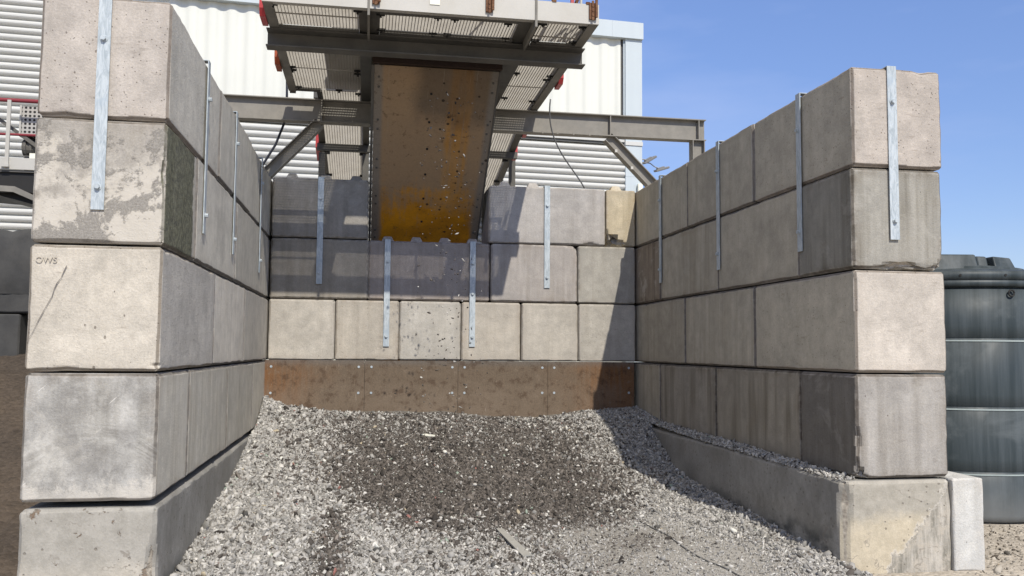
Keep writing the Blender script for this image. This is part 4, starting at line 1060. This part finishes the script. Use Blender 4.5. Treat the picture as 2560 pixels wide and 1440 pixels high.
# lamps on the corner
for (x, y, z, tl) in ((5.93, 6.35, 5.10, .55), (6.24, 6.45, 4.93, .30)):
    r = empty('floodlight', 'floodlight on an arm at the shed corner, ' + ('upper of two' if z > 5 else 'lower of two, nearer the brace'), 'floodlight', 'floodlights on the shed corner', (x, y, z))
    m = MB(); u = Vector((math.cos(tl), -.15, math.sin(tl))).normalized(); v = Vector((0, 1, .15)).normalized(); w = u.cross(v)
    m.obox((0, 0, 0), u * .15, v * .10, w * .022); m.obox(-u * .02 + w * .035, u * .08, v * .06, w * .016)
    m.build('lamp_housing', M['lamp_body'], r, bevel=.006)
    MB().obox(-w * .0245, u * .13, v * .085, w * .002).build('lamp_glass', M['lamp_glass'], r)
    MB().tube([-u * .06 + w * .04, -u * .14 + w * .10, Vector((-.30, -.1, .10)), Vector((5.60 - x, 6.2 - y, .08))], .012, 8).build('lamp_arm', M['lamp_body'], r)
m = MB().box(5.50, 5.60, 5.80, 5.88, 4.28, 4.46)
tag(m.build('junction_box', M['signface'], bevel=.008), 'small white junction box at the shed corner beside the floodlights', 'box')

# ------------------------------------------------------------------ left background
cw = empty('catwalk', 'grey catwalk with maroon handrail in front of the half-round cladding', 'catwalk', None, (-5.5, 1.5, 3.3))
P(MB().box(-9, -4.0, 1.49, 1.51, 3.435, 3.60), 'kick_plate', 'kick', cw)
P(MB().box(-9, -4.0, 1.512, 2.8, 3.40, 3.43), 'deck', 'steel_dark', cw)
P(MB().cyl((-9, 1.50, 4.43), (-4.0, 1.50, 4.42), .028, 12), 'handrail', 'rail', cw)
P(MB().cyl((-9, 1.50, 3.94), (-4.0, 1.50, 3.93), .018, 12), 'midrail', 'rail', cw)
for x in (-7.2, -5.10, -4.1):
    m = MB(); m.box(x - .025, x + .025, 1.465, 1.488, 3.46, 4.42); m.box(x - .06, x + .04, 1.44, 1.464, 3.46, 3.50)
    P(m, 'post', 'kick', cw)
P(MB().obox((-4.95, 1.75, 3.93), (.42, 0, -.30), (0, .02, 0), (.015, 0, .02)), 'stay', 'steel_dark', cw)
P(MB().box(-9, -4.0, 1.55, 1.62, 3.12, 3.398), 'edge_beam', 'black', cw)
m = MB(); m.prism([(-5.6, 1.53, 3.22), (-5.0, 1.53, 3.20), (-4.5, 1.53, 2.97), (-4.5, 1.53, 2.90), (-5.02, 1.53, 3.12), (-5.6, 1.53, 3.14)], (0, .015, 0))
P(m, 'gusset', 'steel', cw)
P(MB().prism([(-6.4, 1.7, 3.39), (-4.1, 1.7, 3.39), (-4.1, 1.7, 2.92), (-4.7, 1.7, 2.95), (-5.3, 1.7, 3.1), (-6.4, 1.7, 3.15)], (0, .9, 0)), 'hopper', 'black', cw)
for x in (-6.8, -3.95): P(MB().box(x - .06, x + .06, 2.2, 2.3, -.7, 3.3), 'post', 'steel_dark', cw)
du = empty('drive_unit', 'drive motor under a perforated guard standing on the catwalk', 'machine', None, (-4.6, 1.9, 3.43))
P(MB().box(-5.02, -4.35, 1.72, 2.1, 3.97, 4.40), 'guard', 'perf', du)
P(MB().box(-5.045, -5.021, 1.70, 2.12, 3.96, 4.41), 'guard_frame', 'kick', du)
m = MB(); m.cyl((-5.03, 1.9, 3.83), (-4.3, 1.9, 3.83), .125, 16); m.box(-5.0, -4.35, 1.80, 2.0, 3.66, 3.70); m.box(-4.97, -4.90, 1.76, 1.98, 3.431, 3.68); m.box(-4.6, -4.4, 1.76, 1.98, 3.431, 3.68)
for i in range(8): m.cyl((-5.0 + i * .08, 1.9, 3.83), (-4.97 + i * .08, 1.9, 3.83), .145, 16)
P(m, 'motor_body', 'steel_dark', du)
P(MB().box(-4.86, -4.72, 1.62, 1.72, 3.435, 3.70), 'terminal_box', 'signface', du)

# dark wall of the next bay
for i, (x0, x1, z0, z1, lb) in enumerate(((-6.0, -4.3, .56, 1.36, 'dark block low in the neighbouring bay wall, above the soil'), (-4.3, -2.5, .56, 1.36, 'dark block low in the neighbouring bay wall, hidden behind the end blocks'), (-7.7, -6.0, .56, 1.36, 'dark block low in the neighbouring bay wall, out at its end'),
                                          (-5.2, -3.4, 1.36, 2.16, 'dark block high in the neighbouring bay wall, under the rough top'), (-7.0, -5.2, 1.36, 2.16, 'dark block high in the neighbouring bay wall, out at its end'))):
    if i in (1, 2, 4) : continue
    block(x0, x1, .05, .85, z0, z1, lb, (.1, .1, .1), .5, 0, .2, 'darkblock', group='dark blocks of the neighbouring bay', name='dark_block')
def cap():
    xs = np.arange(-6.0, -2.9, .05); ys = np.arange(.05, .85, .05)
    V, F = height_sheet('c', xs, ys, lambda X, Y: 2.40 + .05 * fbm(X, Y, 3, .3) + .03 * fbm(X, Y, 13, .9), None)
    nx = len(xs); n0 = len(V)
    rows = [V]; 
    fr = V[:nx].copy(); fs = [F]; prev = np.arange(nx)
    base = n0
    for k in range(1, 9):
        r_ = fr.copy(); r_[:, 2] = fr[:, 2] + (1.60 - fr[:, 2]) * k / 8; r_[:, 1] = .05 - .05 * np.sin(k / 8 * 3.1) + .025 * fbm(r_[:, 0], r_[:, 2], 9, k * .1)
        rows.append(r_); cur = np.arange(base, base + nx); base += nx
        fs.append(np.stack([cur[:-1], cur[1:], prev[1:], prev[:-1]], -1)); prev = cur
    V = np.concatenate(rows); F = np.concatenate(fs)
    me = fast_mesh('rough_wall_top', V, [F], np.ones((len(V), 3)) * .06, [M['darkblock']])
    o = bpy.data.objects.new('rough_wall_top', me); COL.objects.link(o); tag(o, 'rough dark caked material topping the neighbouring bay wall', 'caked mound')
cap()
block(-5.0, -2.45, .86, 1.2, -.7, .56, 'dark footing under the neighbouring bay wall', (.1, .1, .1), .5, 0, .2, 'darkblock', name='dark_footing', cat='footing')

# ------------------------------------------------------------------ tank
TC = (6.27, -2.72)
tk = empty('plastic_tank', 'dark green ribbed plastic storage tank with raised lid behind the wall end', 'tank', None, (TC[0], TC[1], -.7))
R = 1.22
prof = [(R - .10, 0.0), (R - .02, .02), (R, .08)]
for zr in (.56, 1.19, 1.865):
    prof += [(R, zr - .075), (R - .012, zr - .065), (R - .012, zr - .055), (R, zr - .045), (R, zr + .06)]
prof += [(R, 2.29), (R - .035, 2.30), (R - .035, 2.315)]
def TP(m, name, mat, smooth=True, bevel=0): return m.build(name, M[mat], tk, smooth=smooth, bevel=bevel)
TP(MB().lathe(prof, (0, 0), 96), 'tank_body', 'tank')
for zr in (.56, 1.19, 1.865):
    TP(MB().lathe([(R - .001, zr - .092), (R + .006, zr - .092), (R + .006, zr - .078), (R - .001, zr - .078)], (0, 0), 96), 'strap_band', 'tank_band', False)
TP(MB().lathe([(R - .03, 2.316), (R + .022, 2.32), (R + .025, 2.375), (R + .012, 2.38), (R + .012, 2.386), (R + .028, 2.39), (R + .030, 2.46), (R, 2.475), (R - .10, 2.49)], (0, 0), 96), 'rim', 'tank')
m = MB().lathe([(R - .10, 2.491), (R - .35, 2.53), (R - .36, 2.555), (R - .62, 2.60), (R - .63, 2.63), (.001, 2.64)], (0, 0), 96)
TP(m, 'lid_deck', 'tank')
TP(MB().cyl((-.93, -.30, 2.45), (-.93, -.30, 2.72), .12, 28), 'filler_neck', 'tank', False, .01)
m = MB(); m.prism([(-.62, -.78, 2.50), (-.12, -.86, 2.50), (-.12, -.80, 2.68), (-.60, -.72, 2.68)], (.05, .8, 0)); TP(m, 'lid_hump', 'tank', False, .015)
m = MB(); m.prism([(-.08, -.80, 2.50), (.02, -.83, 2.50), (.03, -.77, 2.665), (-.07, -.74, 2.67)], (.05, .8, 0))
m.prism([(.07, -.86, 2.50), (.34, -.84, 2.50), (.30, -.78, 2.655), (.08, -.80, 2.665)], (.05, .8, 0)); TP(m, 'lid_hump', 'tank', False, .015)
for ang in (-2.02, -1.68, -1.35):
    c_ = Vector((math.cos(ang) * (R + .026), math.sin(ang) * (R + .026), 2.428)); n_ = Vector((math.cos(ang), math.sin(ang), 0))
    TP(MB().cyl(c_ - n_ * .004, c_ + n_ * .010, .012, 10), 'bolt', 'black', False)
ang = -1.63; n_ = Vector((math.cos(ang), math.sin(ang), 0)); t_ = Vector((-n_.y, n_.x, 0)); c_ = n_ * (R + .02) + Vector((0, 0, 2.25))
TP(MB().tube([c_ + (t_ * math.cos(a_) + Vector((0, 0, 1)) * math.sin(a_)) * .03 for a_ in np.linspace(0, 2 * math.pi, 17)], .008, 8), 'lifting_ring', 'black')

# ------------------------------------------------------------------ odds and ends on the floor
def on_heap(x, y, dz=.0): return Vector((x, y, float(H(x, y)) + dz))
def flat_piece(pts, th):
    m = MB(); n = len(pts)
    m.add([p for p in pts] + [p + Vector((0, 0, th)) for p in pts], [tuple(range(n))[::-1], tuple(range(n, 2 * n))] + [(i, (i + 1) % n, (i + 1) % n + n, i + n) for i in range(n)])
    return m
cx, cy = .69, -1.02
pts = [on_heap(cx + dx, cy + dy, .018) for dx, dy in ((-.085, .03), (-.02, .045), (.03, .015), (.085, -.02), (.075, -.045), (.0, -.02), (-.05, .0))]
tag(flat_piece(pts, .012).build('plastic_scrap', M['white_scrap']), 'torn pale plastic scrap lying in the middle of the gravel heap', 'scrap')
pts = [on_heap(x, y, .014) for x, y in ((1.07, -4.05), (1.13, -4.05), (1.21, -4.95), (1.14, -4.97))]
tag(flat_piece(pts, .012).build('flat_strip', M['timber']), 'flat grey strip half buried in the gravel toward the camera', 'strip')
pts = [on_heap(2.40 + .19 * t_ + .02 * math.sin(9 * t_), -3.9 - 2.0 * t_, .004) for t_ in np.linspace(0, 1, 22)]
tag(MB().tube(pts, .0065, 7).build('ground_cable', M['cable'], smooth=True), 'thin dark cable lying on the dusty floor near the tank-side footing', 'cable')

# ------------------------------------------------------------------ light, sky, camera
SUN = Vector((.215, -1.0, 1.0)).normalized()
sl = bpy.data.lights.new('sun', 'SUN'); sl.energy = 4.4; sl.angle = math.radians(.53); sl.color = (1.0, .945, .845)
so = bpy.data.objects.new('sun', sl); COL.objects.link(so); so.rotation_euler = (-SUN).to_track_quat('-Z', 'Y').to_euler(); so.location = (10, -30, 30)
w = bpy.data.worlds.new('World'); scene.world = w; w.use_nodes = True
nt = w.node_tree; bg = nt.nodes['Background']
sky = nt.nodes.new('ShaderNodeTexSky'); sky.sky_type = 'NISHITA'; sky.sun_disc = False
sky.sun_elevation = math.asin(SUN.z); sky.sun_rotation = math.atan2(SUN.x, SUN.y) % (2 * math.pi)
sky.air_density = 1.0; sky.dust_density = .1; sky.ozone_density = 1.6
tc = nt.nodes.new('ShaderNodeTexCoord'); mp = nt.nodes.new('ShaderNodeMapping'); mp.inputs['Scale'].default_value = (1.6, 1.6, 6.0); mp.inputs['Rotation'].default_value = (.25, .15, .4)
nz = nt.nodes.new('ShaderNodeTexNoise'); nz.inputs['Scale'].default_value = 1.4; nz.inputs['Detail'].default_value = 6; nz.inputs['Roughness'].default_value = .55
mr = nt.nodes.new('ShaderNodeMapRange'); mr.inputs['From Min'].default_value = .42; mr.inputs['From Max'].default_value = .75; mr.inputs['To Max'].default_value = .30
mx = nt.nodes.new('ShaderNodeMix'); mx.data_type = 'RGBA'; mx.inputs[7].default_value = (5.2, 5.6, 6.2, 1)
L = nt.links.new
L(tc.outputs['Generated'], mp.inputs[0]); L(mp.outputs[0], nz.inputs['Vector']); L(nz.outputs['Fac'], mr.inputs['Value'])
L(mr.outputs[0], mx.inputs[0]); L(sky.outputs[0], mx.inputs[6]); tint = nt.nodes.new('ShaderNodeMix'); tint.data_type = 'RGBA'; tint.blend_type = 'MULTIPLY'; tint.inputs[0].default_value = 1; tint.inputs[7].default_value = (1.01, 1.04, 1.29, 1)
sepz = nt.nodes.new('ShaderNodeSeparateXYZ'); L(tc.outputs['Generated'], sepz.inputs[0])
hz = nt.nodes.new('ShaderNodeMapRange'); hz.inputs['From Min'].default_value = 0.0; hz.inputs['From Max'].default_value = .45; hz.inputs['To Min'].default_value = .58; hz.inputs['To Max'].default_value = 1.0
L(sepz.outputs['Z'], hz.inputs['Value'])
hm = nt.nodes.new('ShaderNodeMix'); hm.data_type = 'RGBA'; hm.blend_type = 'MULTIPLY'; hm.inputs[0].default_value = 1
L(mx.outputs[2], hm.inputs[6]); L(hz.outputs[0], hm.inputs[7]); L(hm.outputs[2], tint.inputs[6]);
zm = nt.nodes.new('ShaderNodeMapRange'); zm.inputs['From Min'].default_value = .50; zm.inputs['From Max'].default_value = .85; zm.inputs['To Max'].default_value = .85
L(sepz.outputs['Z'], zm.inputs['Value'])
zenith_fill = nt.nodes.new('ShaderNodeMix'); zenith_fill.data_type = 'RGBA'; zenith_fill.inputs[7].default_value = (6.6, 5.9, 4.8, 1)  # bright pale zenith added above the view as fill light for shaded walls
L(zm.outputs[0], zenith_fill.inputs[0]); L(tint.outputs[2], zenith_fill.inputs[6]); L(zenith_fill.outputs[2], bg.inputs[0])
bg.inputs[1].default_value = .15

f, pi_, ya, ro = 2170.83, .071, .1644, .0078
cy_, sy_, cp, sp_ = math.cos(ya), math.sin(ya), math.cos(pi_), math.sin(pi_)
Fv = Vector((sy_ * cp, cy_ * cp, sp_)); R0 = Vector((cy_, -sy_, 0)); U0 = R0.cross(Fv)
Rv = R0 * math.cos(ro) + U0 * math.sin(ro); Uv = -R0 * math.sin(ro) + U0 * math.cos(ro)
cam = bpy.data.cameras.new('camera'); cam.sensor_width = 36; cam.lens = f / 2560 * 36; cam.clip_start = .05; cam.clip_end = 2000
co_ = bpy.data.objects.new('camera', cam); COL.objects.link(co_)
co_.matrix_world = Matrix(((Rv.x, Uv.x, -Fv.x, -.0544), (Rv.y, Uv.y, -Fv.y, -11.5706), (Rv.z, Uv.z, -Fv.z, .9557), (0, 0, 0, 1)))
scene.camera = co_
scene.view_settings.view_transform = 'Standard'; scene.view_settings.look = 'None'; scene.view_settings.exposure = 0
